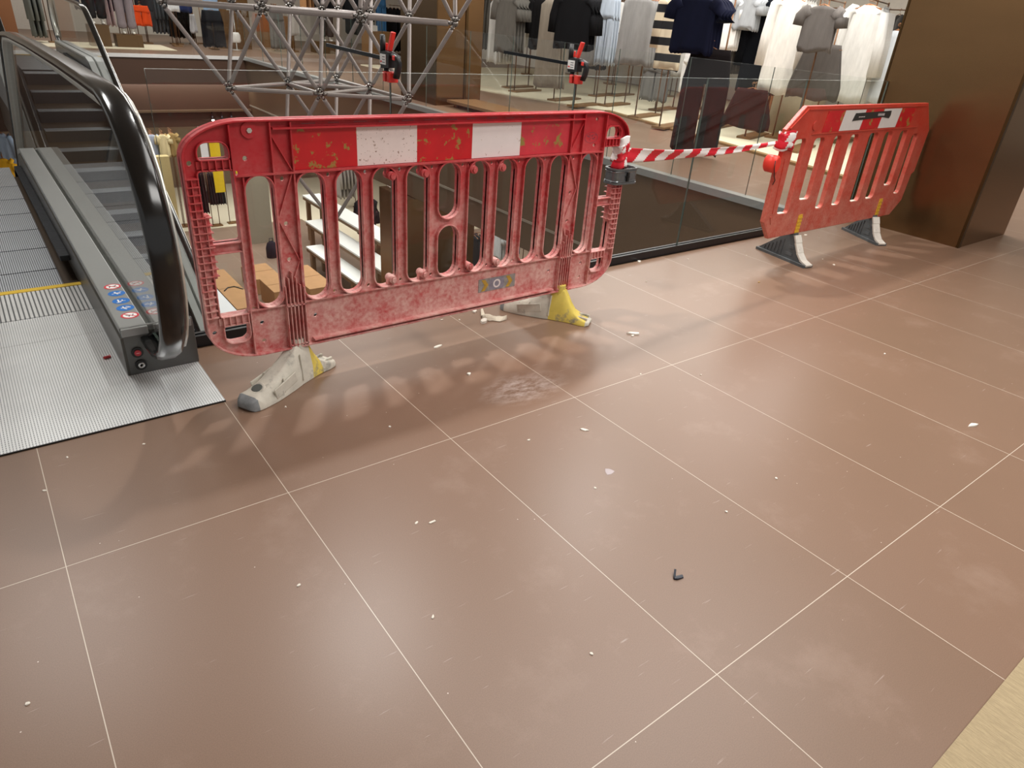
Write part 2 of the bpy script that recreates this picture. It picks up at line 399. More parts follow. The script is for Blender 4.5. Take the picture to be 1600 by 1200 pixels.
# ------------------------------------------------------------------ escalators
GREY_DECK = mat('grey_deck', '949695', 0.38, 0.3, var=0.03, scale=2)
NEWEL = mat('newel_grey', '5c5d5b', 0.38, 0.4, var=0.05, scale=2, dirt='8a8985', dirt_amt=(0.66, 0.8), dirt_scale=14)
RUBBER = mat('handrail_black', '0b0c0d', 0.16, 0.0, spec=0.7)
GUIDE = mat('handrail_guide', 'd8d7d0', 0.3, 0.6)
BLACK = mat('black_plastic', '0d0d0e', 0.4)
YEL = mat('comb_yellow', 'd9b43a', 0.45)
SKIRT = mat('skirt_dark', '4a4843', 0.35, 0.5, var=0.1, scale=8)
BRUSH = mat('brush_dark', '2b2d31', 0.75, var=0.3, scale=40)
def ribbed(name, base, dark, pitch_x, pitch_y, rough=0.32, metal=0.35, fx=0.35, fy=0.25, low=0.12):
    m, nt, b = nodes_of(name); tc = nt.nodes.new('ShaderNodeTexCoord'); sx = nt.nodes.new('ShaderNodeSeparateXYZ')
    nt.links.new(tc.outputs['Object'], sx.inputs[0])
    def line(sock, pitch, frac):
        d = nt.nodes.new('ShaderNodeMath'); d.operation = 'DIVIDE'; d.inputs[1].default_value = pitch; nt.links.new(sock, d.inputs[0])
        fr = nt.nodes.new('ShaderNodeMath'); fr.operation = 'FRACT'; nt.links.new(d.outputs[0], fr.inputs[0])
        l = nt.nodes.new('ShaderNodeMath'); l.operation = 'LESS_THAN'; l.inputs[1].default_value = frac; nt.links.new(fr.outputs[0], l.inputs[0])
        return l.outputs[0]
    a = line(sx.outputs[0], pitch_x, fx)
    if pitch_y:
        q = line(sx.outputs[1], pitch_y, 1-fy); mm = nt.nodes.new('ShaderNodeMath'); mm.operation = 'MULTIPLY'
        nt.links.new(a, mm.inputs[0]); nt.links.new(q, mm.inputs[1]); a = mm.outputs[0]
    n = noise(nt, 3, 5)
    bs = mixc(nt, ramp(nt, n, 0.4, 0.75), srgb(base), tuple(x*0.82 for x in srgb(base)[:3])+(1,))
    nt.links.new(mixc(nt, a, bs, srgb(dark)), b.inputs['Base Color'])
    b.inputs['Roughness'].default_value = rough; b.inputs['Metallic'].default_value = metal
    return m
M_PLATE = ribbed('ribbed_landing', 'f4f6f7', '9da1a4', 0.009, 0.014)
M_COMB = ribbed('comb_grooves', 'eceded', '6f7376', 0.018, 0, fx=0.34)
M_TREAD = ribbed('tread_grooves', 'c9ced5', '666b72', 0.010, 0, fx=0.45, metal=0.25)
INC = math.radians(30); T30 = math.tan(INC)
U_B, DROP = 4.4, 4.6
U_L = U_B + DROP/T30
def zline(u): return 0 if u <= U_B else (-(u-U_B)*T30 if u < U_L else -DROP)
def make_escalator(name, label, loc, rz, HW):
    XC = 0.345 - HW - 0.01
    e = thing(name, label, 'escalator', loc, rz)
    x0, x1 = XC-(HW+0.271), XC+(HW+0.271)
    MB().box((x0, 0, -0.05), (x1, 0.86, 0.004)).build('floor_plate', M_PLATE, e)
    MB().box((XC-HW-.03, 0.863, -0.05), (XC+HW+.03, 1.14, 0.004)).build('floor_plate', M_PLATE, e)
    MB().box((XC-HW-.03, 1.143, -0.05), (XC+HW+.03, 1.49, 0.006)).build('comb_plate', M_COMB, e)
    MB().box((XC-HW-.01, 1.49, -0.05), (XC+HW+.01, 1.53, 0.009)).build('comb_edge', YEL, e)
    s = MB().box((x0, -0.004, -0.05), (x1, 0.0, 0.0055)); s.build('plate_edge', BLACK, e)
    # steps: one built, the rest copied
    st = MB().box((XC-HW+.03, 0.0, -0.05), (XC+HW-.06, 0.385, 0)); st.use(M_TREAD)
    st.use(BRUSH).box((XC-HW+.03, 0.385, -0.2), (XC+HW-.06, 0.399, -0.004)); st.mats  # riser
    st0 = st.build('step', None, e)
    st0.data.materials.clear(); st0.data.materials.append(M_TREAD); st0.data.materials.append(BRUSH)
    for i, p in enumerate(st0.data.polygons): p.material_index = 0 if i < 6 else 1
    us = [1.44 + 0.4*k for k in range(27)]
    for k, u in enumerate(us):
        o = st0 if k == 0 else st0.copy()
        if k: COL.objects.link(o); o.parent = e
        o.location = (0, u, zline(u+0.2) - 0.006)
    # path for decks
    end_u = U_L + 2.6
    prof = [(0.37, 0.0), (U_B-0.25, 0.0), (U_B, -0.05), (U_B+0.3, -0.3*T30-0.02), (U_L, -DROP), (end_u, -DROP)]
    body = [(1.5, -0.06), (U_B, -0.06), (U_L, -DROP-0.02), (end_u, -DROP-0.02), (end_u, -DROP-0.05), (U_L+0.2, -DROP-0.3), (U_B+0.3, -1.3), (1.2, -1.3)]
    MB().prism([(a, b) for a, b in body], 'x', x0+0.01, x1-0.01).build('truss_casing', mat('casing_dark', '4a3d31', 0.6), e)
    for sgn in (1, -1):
        def X(v): return XC + sgn*(v-XC)      # measured on the right-hand balustrade
        def strip(xa, xb, za, zb, name, m, par=e, top=True):
            xa, xb = sorted((X(xa), X(xb)))
            up = [(u, z+zb) for u, z in prof]; dn = [(u, z+za) for u, z in reversed(prof)]
            return MB().prism(up+dn, 'x', xa, xb).build(name, m, par, bevel=0.004)
        deck = strip(0.352, 0.447, 0.165, 0.200, 'inner_deck', GREY_DECK)
        strip(0.478, 0.606, 0.165, 0.200, 'outer_deck', GREY_DECK)
        strip(0.345, 0.358, -0.02, 0.165, 'skirt_panel', SKIRT)
        strip(0.598, 0.606, -0.6, 0.165, 'outer_cladding', GREY_DECK)
        strip(0.447, 0.478, 0.15, 0.185, 'glass_seal', mat('seal_dark', '2f312c', 0.5))
        xa, xb = sorted((X(0.30), X(0.345)))
        pr2 = [(u, z) for u, z in prof if u > 0.5]; pr2[0] = (1.78, 0.0); pr2.insert(0, (1.78, 0.0))
        MB().prism([(u, z+0.075) for u, z in pr2[1:]] + [(u, z+0.045) for u, z in reversed(pr2[1:])], 'x', xa, xb).build('skirt_brush', BRUSH, e, bevel=0.004)
        # newel base
        xa, xb = sorted((X(0.350), X(0.613)))
        nb = MB().prism([(0.37, 0.0), (0.37, 0.165), (0.378, 0.2035), (0.392, 0.2035), (0.392, 0.0)], 'x', xa, xb).build('newel_base', NEWEL, e, bevel=0.008)
        lab(nb, 'dark grey box at the foot of the handrail')
        if sgn == 1:
            # inlet ring, stop button, key switch on its front face
            cx, cz = X(0.492), 0.128
            ring = [[(cx+0.070*math.cos(a)*k, 0.372-d, cz+0.052*math.sin(a)*k) for a in (2*PI*q/24 for q in range(24))] for k, d in ((1, 0), (1, .012), (.8, .014), (.74, .004))]
            MB().ring_loft(ring).build('handrail_inlet', BLACK, nb)
            for (bx, bz, mm, nm, lb) in ((0.393, 0.098, mat('stop_red', 'c0303a', 0.35), 'stop_button', 'red emergency stop button'), (0.397, 0.043, STEEL, 'key_switch', 'black key switch with a steel ring')):
                g = MB().use(BLACK).tube([(X(bx), 0.372, bz), (X(bx), 0.362, bz)], 0.021, 20)
                if nm == 'stop_button': g.use(mm).tube([(X(bx), 0.364, bz), (X(bx), 0.357, bz)], 0.012, 16).use(mat('button_mark', 'e8b8b8', .4)).box((X(bx)-.006, .3562, bz-.0012), (X(bx)+.006, .3568, bz+.0012))
                else:
                    rg = [[(X(bx)+r*math.cos(a), y, bz+r*math.sin(a)) for a in (2*PI*q/18 for q in range(18))] for r, y in ((.012, .364), (.012, .358), (.006, .358), (.006, .362))]
                    g.use(mm).ring_loft(rg)
                lab(g.build(nm, None, nb), lb)
        # handrail path in (u, z)
        R = 0.455; cu, cz = 0.30, 0.600
        path = [(0.44, 0.146)]
        for k in range(0, 15):
            a = -PI/2 - PI*k/14*0.985; path.append((cu + R*math.cos(a), cz + R*math.sin(a)))
        path += [(0.6, 1.056), (1.2, 1.055), (2.4, 1.04), (3.6, 1.01)]
        for k in range(7):
            a = INC*k/6; path.append((U_B-0.35+1.0*math.sin(a), 0.985-1.0*(1-math.cos(a))))
        ub, zb = path[-1]
        path += [(U_L-0.3+0.2, zb-(U_L-0.1-ub)*T30), (U_L+0.3, -DROP+0.98), (end_u, -DROP+0.98)]
        def sweep(sec, name, m):
            rings = []
            for i, (u, z) in enumerate(path):
                a = path[max(i-1, 0)]; b = path[min(i+1, len(path)-1)]
                t = Vector((0, b[0]-a[0], b[1]-a[1])).normalized(); n = Vector((0, -t.z, t.y))  # outward
                if i <= 15: n = n
                rings.append([Vector((X(0.455), u, z)) + Vector((sgn*sx, 0, 0)) + n*sn for sx, sn in sec])
            return MB().ring_loft(rings[4:] if m is GUIDE else rings).build(name, m, e)
        sweep([(-.040, -.012), (-.041, .002), (-.036, .012), (-.022, .018), (.022, .018), (.036, .012), (.041, .002), (.040, -.012), (.030, -.016), (-.030, -.016)], 'handrail', RUBBER)
        sweep([(-.026, -.016), (-.026, -.044), (.052, -.044), (.052, -.004), (.043, -.004), (.040, -.016)], 'handrail_guide', GUIDE)
        # glass: inside of the handrail down to the deck
        gp = []
        for i, (u, z) in enumerate(path[1:]):
            a = path[i]; b = path[min(i+2, len(path)-1)]
            t = Vector((b[0]-a[0], b[1]-a[1])).normalized()
            gp.append((u + t.y*0.03, z - t.x*0.03))
        gp = [g for g in gp if g[1] > zline(g[0]) + 0.17]
        lo = [(u, z+0.17) for u, z in prof]; lo[0] = (0.38, 0.17)
        poly = gp + list(reversed(lo))
        gx = X(0.462)
        me = MB().use(M_GLASS)
        A = [me.bm.verts.new((gx-.005, u, z)) for u, z in poly]; B = [me.bm.verts.new((gx+.005, u, z)) for u, z in poly]
        me._tag([me.bm.faces.new(A), me.bm.faces.new(list(reversed(B)))])
        me.use(M_GLASS_EDGE); n = len(poly)
        me._tag([me.bm.faces.new((A[i], A[(i+1) % n], B[(i+1) % n], B[i])) for i in range(n)])
        me.build('glass_panel', None, e)
    return e
esc = make_escalator('escalator', 'escalator going down beside the big red barrier, with ribbed steel landing', (0, 0.652, 0), 0, 0.30)
esc2 = make_escalator('escalator', 'escalator across the void whose landing is at the far floor edge', (1.31, 17.1, 0), PI, 0.50)
# pictogram stickers on the inner deck
S_RED = mat('sticker_red', 'cf3540', 0.4); S_BLUE = mat('sticker_blue', '1e6fc0', 0.4); S_WHITE = mat('sticker_white', 'eeeeee', 0.4); S_BLK = mat('sticker_black', '222222', 0.4)
def sticker(y, kind, lb):
    m = MB(); z = 0.2006; cx = 0.411; r = 0.033
    def disc(rad, zz, mm): m.use(mm).poly([(cx+rad*math.cos(a), y+rad*math.sin(a), zz) for a in (2*PI*q/28 for q in range(28))])
    def stroke(pts, zz, mm, wd=0.0035):
        m.use(mm)
        for a, b in zip(pts, pts[1:]):
            a = Vector(a)*r; b = Vector(b)*r; d = (b-a).normalized(); n = Vector((-d.y, d.x))*wd/2
            m.poly([(cx+p.x, y+p.y, zz) for p in (a-n, b-n, b+n, a+n)])
    if kind in ('nopram', 'nodog'):
        disc(r, z, S_RED); disc(r*0.76, z+.0003, S_WHITE)
        if kind == 'nopram': stroke([(-.45, .2), (-.2, -.1), (.3, -.1), (.4, .3)], z+.0006, S_BLK); stroke([(-.1, -.1), (-.15, -.4)], z+.0006, S_BLK); stroke([(.2, -.1), (.25, -.4)], z+.0006, S_BLK)
        else: stroke([(-.4, .1), (.3, .1), (.45, .35)], z+.0006, S_BLK, .005); stroke([(-.35, .1), (-.4, -.35)], z+.0006, S_BLK); stroke([(.25, .1), (.25, -.35)], z+.0006, S_BLK)
        stroke([(-.55, .55), (.55, -.55)], z+.0009, S_RED, .005)
    else:
        disc(r, z, S_BLUE)
        if kind == 'hold': stroke([(-.5, .0), (.6, .0)], z+.0006, S_WHITE, .006); stroke([(-.2, .5), (-.2, -.1), (.1, -.5)], z+.0006, S_WHITE, .006); stroke([(.1, .4), (.5, .2)], z+.0006, S_WHITE)
        if kind == 'child': stroke([(-.6, -.5), (-.1, -.5), (-.1, -.1), (.5, -.1)], z+.0006, S_WHITE); stroke([(-.3, .5), (-.3, -.4)], z+.0006, S_WHITE, .006); stroke([(.15, .3), (.15, 0)], z+.0006, S_WHITE, .005)
        if kind == 'dogcarry': stroke([(-.6, -.2), (.0, .1), (.6, .4)], z+.0006, S_WHITE); stroke([(-.2, .5), (.1, -.4)], z+.0006, S_WHITE, .007); stroke([(.1, -.1), (.45, -.1)], z+.0006, S_WHITE, .007)
    o = m.build('safety_sticker', None, esc); o.matrix_parent_inverse = esc.matrix_basis.inverted(); lab(o, lb)
for y, k, lb in ((1.154, 'nopram', 'red ringed prohibition sticker nearest the newel'), (1.241, 'hold', 'blue round sticker showing a person on steps'), (1.326, 'child', 'blue round sticker, middle of the five'),
                 (1.42, 'dogcarry', 'blue round sticker with white figures, farthest blue one'), (1.509, 'nodog', 'red ringed prohibition sticker farthest from the newel')):
    sticker(y, k, lb)

# ------------------------------------------------------------------ red and white plastic barriers
def dusty_plastic(name, hexc, dust, z0, z1, amt0, amt1):
    m, nt, b = nodes_of(name); b.inputs['Roughness'].default_value = .44; b.inputs['Specular IOR Level'].default_value = .4
    c = srgb(hexc); n1 = noise(nt, 5, 4); base = mixc(nt, ramp(nt, n1, .3, .7), tuple(x*.88 for x in c[:3])+(1,), tuple(min(1, x*1.12) for x in c[:3])+(1,))
    tc = nt.nodes.new('ShaderNodeTexCoord'); sp = nt.nodes.new('ShaderNodeSeparateXYZ'); nt.links.new(tc.outputs['Object'], sp.inputs[0])
    hz = nt.nodes.new('ShaderNodeMapRange'); hz.clamp = True
    for i, v in ((1, z0), (2, z1), (3, amt0), (4, amt1)): hz.inputs[i].default_value = v
    nt.links.new(sp.outputs[2], hz.inputs[0])
    n2 = ramp(nt, noise(nt, 9, 7, rough=.7), .30, .68); n3 = ramp(nt, noise(nt, 60, 3), .35, .6)
    ad = nt.nodes.new('ShaderNodeMath'); ad.operation = 'MULTIPLY_ADD'; ad.inputs[1].default_value = .75; nt.links.new(n2, ad.inputs[0])
    sc = nt.nodes.new('ShaderNodeMath'); sc.operation = 'MULTIPLY'; sc.inputs[1].default_value = .30; nt.links.new(n3, sc.inputs[0]); nt.links.new(sc.outputs[0], ad.inputs[2])
    fx = nt.nodes.new('ShaderNodeMath'); fx.operation = 'MULTIPLY'; nt.links.new(ad.outputs[0], fx.inputs[0]); nt.links.new(hz.outputs[0], fx.inputs[1]); fx.use_clamp = True
    nt.links.new(mixc(nt, fx.outputs[0], base, srgb(dust)), b.inputs['Base Color']); MATS[name] = m
    return m
RED = dusty_plastic('barrier_red', 'b81a28', 'dfb2aa', .38, .90, 1.12, .07)
ORANGE = dusty_plastic('barrier_orange_red', 'b8301f', 'd39683', .25, .90, .70, .12)
STRIPE = mat('reflective_white', 'e6d6d2', 0.45, 0, var=0.03, dirt='7d5a44', dirt_amt=(0.61, 0.65), dirt_scale=95)
STRIPE2 = mat('reflective_white_clean', 'e4dad9', 0.4, 0, var=0.03, dirt='a98e80', dirt_amt=(0.64, 0.70), dirt_scale=40)
RSTRIPE = mat('reflective_red', 'c0161f', 0.38, 0, var=0.12, scale=8, dirt='9a7a3c', dirt_amt=(0.565, 0.60), dirt_scale=26)
RSTRIPE2 = mat('reflective_red_worn', 'c23540', 0.42, 0, var=0.15, scale=10, dirt='8f7d3e', dirt_amt=(0.55, 0.60), dirt_scale=14)
B1X, B1Y = 0.585, 0.69
L1 = 2.02
def mir(lp): return [(L1-a, b) for a, b in reversed(lp)]
def make_big_barrier():
    t = thing('barrier', 'long red plastic pedestrian barrier with two white reflective panels', 'barrier', (B1X, B1Y, 0))
    outer = rr(0, .15, L1, 1.0, (.20, .20, .21, .21), 10, (.13, .13, .115, .115))
    slots = []
    def slot(a, b, z0=.338, z1=.818): return rr(a, z0, b, z1, min(.05, (b-a)/2-.001), 6)
    c = L1/2
    for k in range(-4, 5):
        if k == 0: continue
        slots.append(slot(c+.147*k-.051, c+.147*k+.051))
    slots += [slot(c-.051, c+.051, .338, .56), slot(c-.051, c+.051, .592, .818)]
    slots += [slot(.19, .287), slot(L1-.287, L1-.19)]
    ends = [rr(.052, .880, .148, .932, (.008, .008, .03, .03)), rr(.045, .600, .158, .842, .01), rr(.052, .330, .158, .562, .01), rr(.060, .222, .148, .290, (.028, .028, .006, .006))]
    ends += [mir(e) for e in ends]
    pin = [circ(a, b, .0085) for a, b in ((.205, .875), (.17, .828), (.325, .80), (.325, .64), (.325, .505), (.027, .868), (.027, .268), (.20, .275), (.20, .20), (.41, .265), (.175, .335))]
    pin += [circ(L1-a, b, .0085) for a, b in ((.205, .965), (.205, .85), (.325, .80), (.325, .64), (.325, .505), (.20, .275), (.20, .20), (.41, .265))]
    pin += [circ(c+.147*(k+.5), z, .0075) for k in range(-4, 4) for z in (.803, .352)]
    m = MB()
    m.add_mesh(sheet([outer]+slots+ends+pin, .010), TO_XZ)
    # lips around the outline and around every opening
    def lip(lp, grow, depth, bev=.002):
        n = len(lp); out = []
        for i in range(n):
            a = Vector(lp[i-1]); p = Vector(lp[i]); b = Vector(lp[(i+1) % n]); d = (b-a).normalized()
            out.append(tuple(p + Vector((d.y, -d.x))*grow))
        big, small = (out, lp) if grow > 0 else (lp, out)
        m.add_mesh(sheet([big, small], depth, bev), TO_XZ)
    lip(outer, -.007, .056)
    for s in slots: lip(s, .006, .046)
    for s in ends: lip(s, .005, .046)
    def rib(a, b, th=.004, dep=.022, y=-1):
        a = Vector((a[0], 0, a[1])); b = Vector((b[0], 0, b[1])); d = (b-a).normalized()
        m.bar(a + Vector((0, y*(dep/2), 0)), b + Vector((0, y*(dep/2), 0)), th, dep, up=(0, 1, 0))
    # recessed sign band: ledges above and below
    rib((.39, .172), (L1-.39, .172), .005, .034); rib((.16, .822), (L1-.16, .822), .006, .026); rib((.30, .970), (L1-.30, .970), .006, .028); rib((.15, .335), (L1-.15, .335), .005, .022)
    # foot columns with zigzag ribs and the rib cluster at the bottom
    for sd in (0, 1):
        F = (lambda p: p) if not sd else (lambda p: (L1-p[0], p[1]))
        rib(F((.293, .155)), F((.293, .99)), .005); rib(F((.364, .155)), F((.364, .99)), .005)
        zz = [(.296, .95), (.361, .826), (.296, .66), (.361, .50), (.33, .42)]
        for a, b in zip(zz, zz[1:]): rib(F(a), F(b), .004, .016)
        for q in range(6):
            x = .293 + .0142*q; rib(F((x, .157)), F((x, (.41, .44, .462, .44, .41, .40)[q])), .0035, .030)
        rib(F((.29, .33)), F((.367, .33)), .005, .03); rib(F((.29, .166)), F((.367, .166)), .005, .03)
        rib(F((.158, .155)), F((.158, .985)), .005, .026); rib(F((.188, .34)), F((.188, .825)), .005, .02)
        # ribbed hand post and hand grips
        for q in range(20):
            z = .334 + .0256*q; wide = .066 if .48 < z < .70 else .044
            m.box((.002 if not sd else L1-wide, -.031, z), (wide if not sd else L1-.002, .031, z+.0035))
        for a, b, dp, z0, z1 in ((.004, .040, .016, .325, .825), (.019, .0225, .029, .33, .82), (.004, .062, .015, .475, .70), (.045, .0485, .029, .475, .70)):
            lo = sorted((F((a, 0))[0], F((b, 0))[0])); m.box((lo[0], -dp, z0), (lo[1], dp, z1))
        for z0, z1 in ((.845, .878), (.292, .328)):
            lo = sorted((F((.045, 0))[0], F((.158, 0))[0])); m.box((lo[0], -.014, z0+.004), (lo[1], .014, z1-.004))
            for q in range(5):
                x = F((.060+.022*q, 0))[0]; m.box((x-.002, -.026, z0), (x+.002, .026, z1))
    # screw bosses in the middle openings
    for (x, z) in ((c+.147*-2+.028, .785), (c-.147+.028, .785), (c+.147-.032, .785), (c+.294-.032, .785), (c-.294+.028, .365), (c-.147+.028, .365), (c+.147-.032, .365), (c+.294-.032, .365)):
        m.tube([(x, -.030, z), (x, .018, z)], .0165, 16); m.tube([(x, -.038, z), (x, -.030, z)], .010, 14)
        dx = .022 if x < c and True else -.022
        m.box((min(x, x+dx), -.010, z-.016), (max(x, x+dx), .010, z+(.022 if z > .5 else .012)))
        m.box((x-.016, -.010, z if z > .5 else z-.030), (x+.016, .010, z+.035 if z > .5 else z))
    m.mats = [RED]; m.use(mat('slit_shade', '5a1016', .6))  # dark bars on the rail face, painted shade of the slits
    for k in range(13):
        x = .40+.097*k; m.box((x, -.0285, .983+.001*(k % 3)), (x+.05-.01*(k % 2), -.0275, .9862+.001*(k % 3)))
    body = m.build('barrier_panel', None, t)
    for a, b, mm, lb in ((.372, .612, RSTRIPE, 'red reflective panel at the left'), (.612, .864, STRIPE, 'white reflective panel flecked with brown specks'), (.864, 1.122, RSTRIPE, 'red reflective panel between the two white ones'), (1.122, 1.372, STRIPE2, 'cleaner white reflective panel'), (1.372, 1.648, RSTRIPE2, 'worn red reflective panel at the right with dry mud')):
        q = MB().box((a, -.0075, .827), (b, -.0048, .966)).build('reflective_panel', mm, t); lab(q, lb)
    q = MB().use(RED).tube([(.226, .004, .965), (.226, -.012, .965)], .026, 22).use(STEEL).tube([(.226, -.012, .965), (.226, -.017, .965)], .009, 6)
    lab(q.build('screw_boss', None, t), 'round boss with a shiny bolt head')
    # grey sticker with yellow arrows and a white ring
    q = MB().use(mat('sticker_grey', '8f8a86', .5, var=.2, scale=60, dirt='b0a8a4', dirt_amt=(.55, .7), dirt_scale=50)).box((1.19, -.0068, .222), (1.40, -.0048, .285))
    q.use(mat('sticker_yellow', 'b9933a', .5, var=.2, scale=60))
    for x0, w2 in ((1.205, .04), (1.345, .04)):
        q.prism([(x0, .226), (x0+w2*.5, .226), (x0+w2, .2535), (x0+w2*.5, .281), (x0, .281), (x0+w2*.45, .2535)], 'y', -.0078, -.0068)
    q.use(mat('sticker_violet', '8a8592', .5, var=.2, scale=60)).prism(rr(1.25, .226, 1.335, .281, .01), 'y', -.0072, -.0068)
    q.use(STRIPE2); cx = 1.293
    ring = [[(cx+r*math.cos(a), y, .2535+r*math.sin(a)) for a in (2*PI*k/24 for k in range(24))] for r, y in ((.021, -.0078), (.013, -.0078))]
    q.ring_loft(ring, cap=False, smooth=False)
    lab(q.build('arrow_sticker', None, t), 'scuffed grey sticker with yellow arrows and a white ring')
    # oval stamp outline with illegible grey marks
    q = MB().use(mat('stamp_ink', '5a4450', .6)); ox, oz = 1.79, .885
    ring = [[(ox+(r+.011)*math.cos(a), -.0054, oz+r*.8*math.sin(a)) for a in (2*PI*k/28 for k in range(28))] for r in (.030, .0285)]
    q.ring_loft(ring, cap=False, smooth=False); random.seed(3)
    for k in range(26):
        x = ox-.028+random.random()*.056; z = oz-.012+random.random()*.024
        q.poly([(x, -.0054, z), (x+.003+.004*random.random(), -.0054, z+.001), (x+.004, -.0054, z+.004), (x+.001, -.0054, z+.003)])
    lab(q.build('oval_stamp', None, t), 'dark oval stamp with smudged marks')
    return t
bar1 = make_big_barrier()

CONC = mat('weathered_grey', 'cfcabd', .85, 0, var=.14, scale=14, dirt='7f7e78', dirt_amt=(.56, .74), dirt_scale=12, bump=.5, spec=.2)
YFOOT = mat('foot_yellow', 'e0ca62', .6, 0, var=.12, scale=10, dirt='8f897c', dirt_amt=(.56, .68), dirt_scale=14, spec=.3)
TOE = mat('foot_toe_grey', '85888a', .85, 0, var=.2, scale=30, bump=.5, spec=.2)
def foot(parent, px, yaw, yellow_from, yellow_to, name='foot'):
    """tapered rubber foot, long toe towards local -x, pivot under the panel at the origin"""
    st = [(-.306, .018, .014, .026), (-.302, .032, .006, .034), (-.292, .044, .0, .042), (-.275, .053, 0, .050), (-.25, .058, 0, .056), (-.19, .062, 0, .066), (-.15, .060, 0, .085), (-.09, .055, 0, .118), (-.05, .050, 0, .145), (-.035, .047, 0, .160),
          (.03, .045, 0, .160), (.045, .044, 0, .135), (.065, .044, 0, .095), (.09, .046, 0, .060), (.125, .052, 0, .036), (.16, .050, 0, .026), (.178, .036, .004, .020)]
    rings = []
    for x, hw, z0, z1 in st:
        tw = hw*(.62 if z1 > .05 else .85); r = []
        for a, b in ((-hw, z0), (-hw*.98, z0+(z1-z0)*.35), (-tw, z0+(z1-z0)*.88), (-tw*.7, z1), (tw*.7, z1), (tw, z0+(z1-z0)*.88), (hw*.98, z0+(z1-z0)*.35), (hw, z0)):
            r.append((x, a, b))
        rings.append(r)
    m = MB().use(CONC).ring_loft(rings, smooth=False)
    m.mats += [YFOOT, TOE]
    m.bm.faces.ensure_lookup_table()
    for fc in m.bm.faces:
        x = fc.calc_center_median().x
        if x < -.272: fc.material_index = 2
        elif yellow_from < x < yellow_to: fc.material_index = 1
    # side recess plates, lifting eye and end lugs
    m.use(CONC)
    for s in (-1, 1):
        m.bar((-.20, s*.060, .035), (-.075, s*.052, .060), .006, .045)
        m.bar((-.145, s*.055, .02), (-.14, s*.047, .075), .006, .014)
        m.bar((-.035, s*.048, .02), (-.03, s*.036, .13), .006, .010)
    m.use(CONC)
    for s in (-1, 1): m.bar((.075, s*.022, .03), (.165, s*.026, .024), .010, .03)
    m.use(mat('foot_hole_shade', '5c605c', .9)).tube([(-.225, 0, .045), (-.231, 0, .0640)], .021, 18)  # solid disc, the shade of the toe hole is put into its colour
    m.use(CONC).tube([(-.224, 0, .045), (-.230, 0, .0615)], .030, 18)
    m.use(CONC if yellow_from > .02 else YFOOT).tube([(0, 0, .12), (0, 0, .185)], .030, 14)
    o = m.build(name, None, parent, (px, 0, 0), bevel=.004); o.rotation_euler = (0, 0, yaw)
    bmm = bmesh.new(); bmm.from_mesh(o.data)
    for fc in bmm.faces: fc.smooth = True
    for ed in bmm.edges: ed.smooth = len(ed.link_faces) == 2 and ed.calc_face_angle() < .75
    bmm.to_mesh(o.data); bmm.free()
    return o
fo = foot(bar1, .328, math.radians(27), .036, .085); lab(fo, 'weathered grey foot with a yellow heel, under the left end')
fo = foot(bar1, L1-.328, math.radians(-56), -.03, .15); lab(fo, 'grey and yellow foot under the right end')
fo.location.y = -.01

# small orange-red barrier
B2A = math.radians(1.5)
b2 = thing('barrier', 'small orange red plastic barrier with cut corners beside the bronze column', 'barrier', (3.982, .712, 0), B2A)
b2.scale = (.978, 1, 1)
L2 = 2.04
out2 = [(0, .31), (.105, .19), (1.86, .165), (2.0, .27), (2.02, .47), (2.06, .49), (2.075, .80), (1.90, .997), (.17, 1.0), (0, .87), (.0, .76), (.02, .74), (.02, .66), (.0, .64)]
sl2 = [rr(.13, .345, .262, .808, (.03, .02, .03, .03)), rr(.365, .415, .492, .806, .03), rr(.612, .335, .708, .81, .03), rr(.832, .335, .945, .81, .03), rr(1.10, .335, 1.235, .81, .03), rr(1.335, .335, 1.455, .81, .03), rr(1.578, .415, 1.695, .81, .03), rr(1.80, .335, 1.895, .78, .03)]
m = MB().add_mesh(sheet([out2]+sl2, .032, .005), TO_XZ)
for fc in list(m.bm.verts): pass
m.mats = [ORANGE]; m.use(mat('dust_pale', 'dccfc0', .95, var=.1, scale=40))
for a, b in ((.14, .25), (.375, .485), (.622, .70), (.842, .935), (1.11, 1.225), (1.345, 1.445), (1.588, 1.685), (1.81, 1.885)):
    z = .415 if a in (.375, 1.588) else (.345 if a == .14 else .335); m.box((a+.02, -.014, z+.0003), (b-.02, .014, z+.003))
m.use(ORANGE)
m.bar((.20, -.018, .981), (1.88, -.018, .979), .006, .008, up=(0, 0, 1)); m.bar((.03, -.018, .875), (.19, -.018, .985), .010, .007)
m.bar((.30, -.018, .835), (1.82, -.018, .832), .006, .008); m.bar((.06, -.018, .70), (.075, -.018, .36), .006, .010); m.bar((.06, -.018, .34), (.085, -.018, .29), .006, .010)
m.tube([(.315, -.022, .885), (.315, -.016, .885)], .028, 16)
m.build('barrier_panel', None, b2)
for a, b, mm, lb in ((.43, .645, RSTRIPE, 'dark red reflective panel at the left'), (.645, .925, mat('reflective_white_b', 'd9d4d0', .4), 'white reflective panel at the left'), (.925, 1.19, RSTRIPE, 'dark red reflective panel in the middle'), (1.19, 1.46, mat('reflective_white_b', 'd9d4d0', .4), 'white reflective panel at the right'), (1.46, 1.69, RSTRIPE, 'dark red reflective panel at the right')):
    sk = .0
    q = MB().prism([(a-.012, .842), (b-.012, .842), (b+.012, .968), (a+.012, .968)], 'y', -.0182, -.0162).build('reflective_panel', mm, b2); lab(q, lb)
q = MB().use(mat('black_tape', '2a2826', .5)).prism([(.775, .900), (1.20, .915), (1.30, .905), (1.315, .925), (1.31, .955), (.80, .948)], 'y', -.0205, -.0182)
q.use(STRIPE2); random.seed(5)
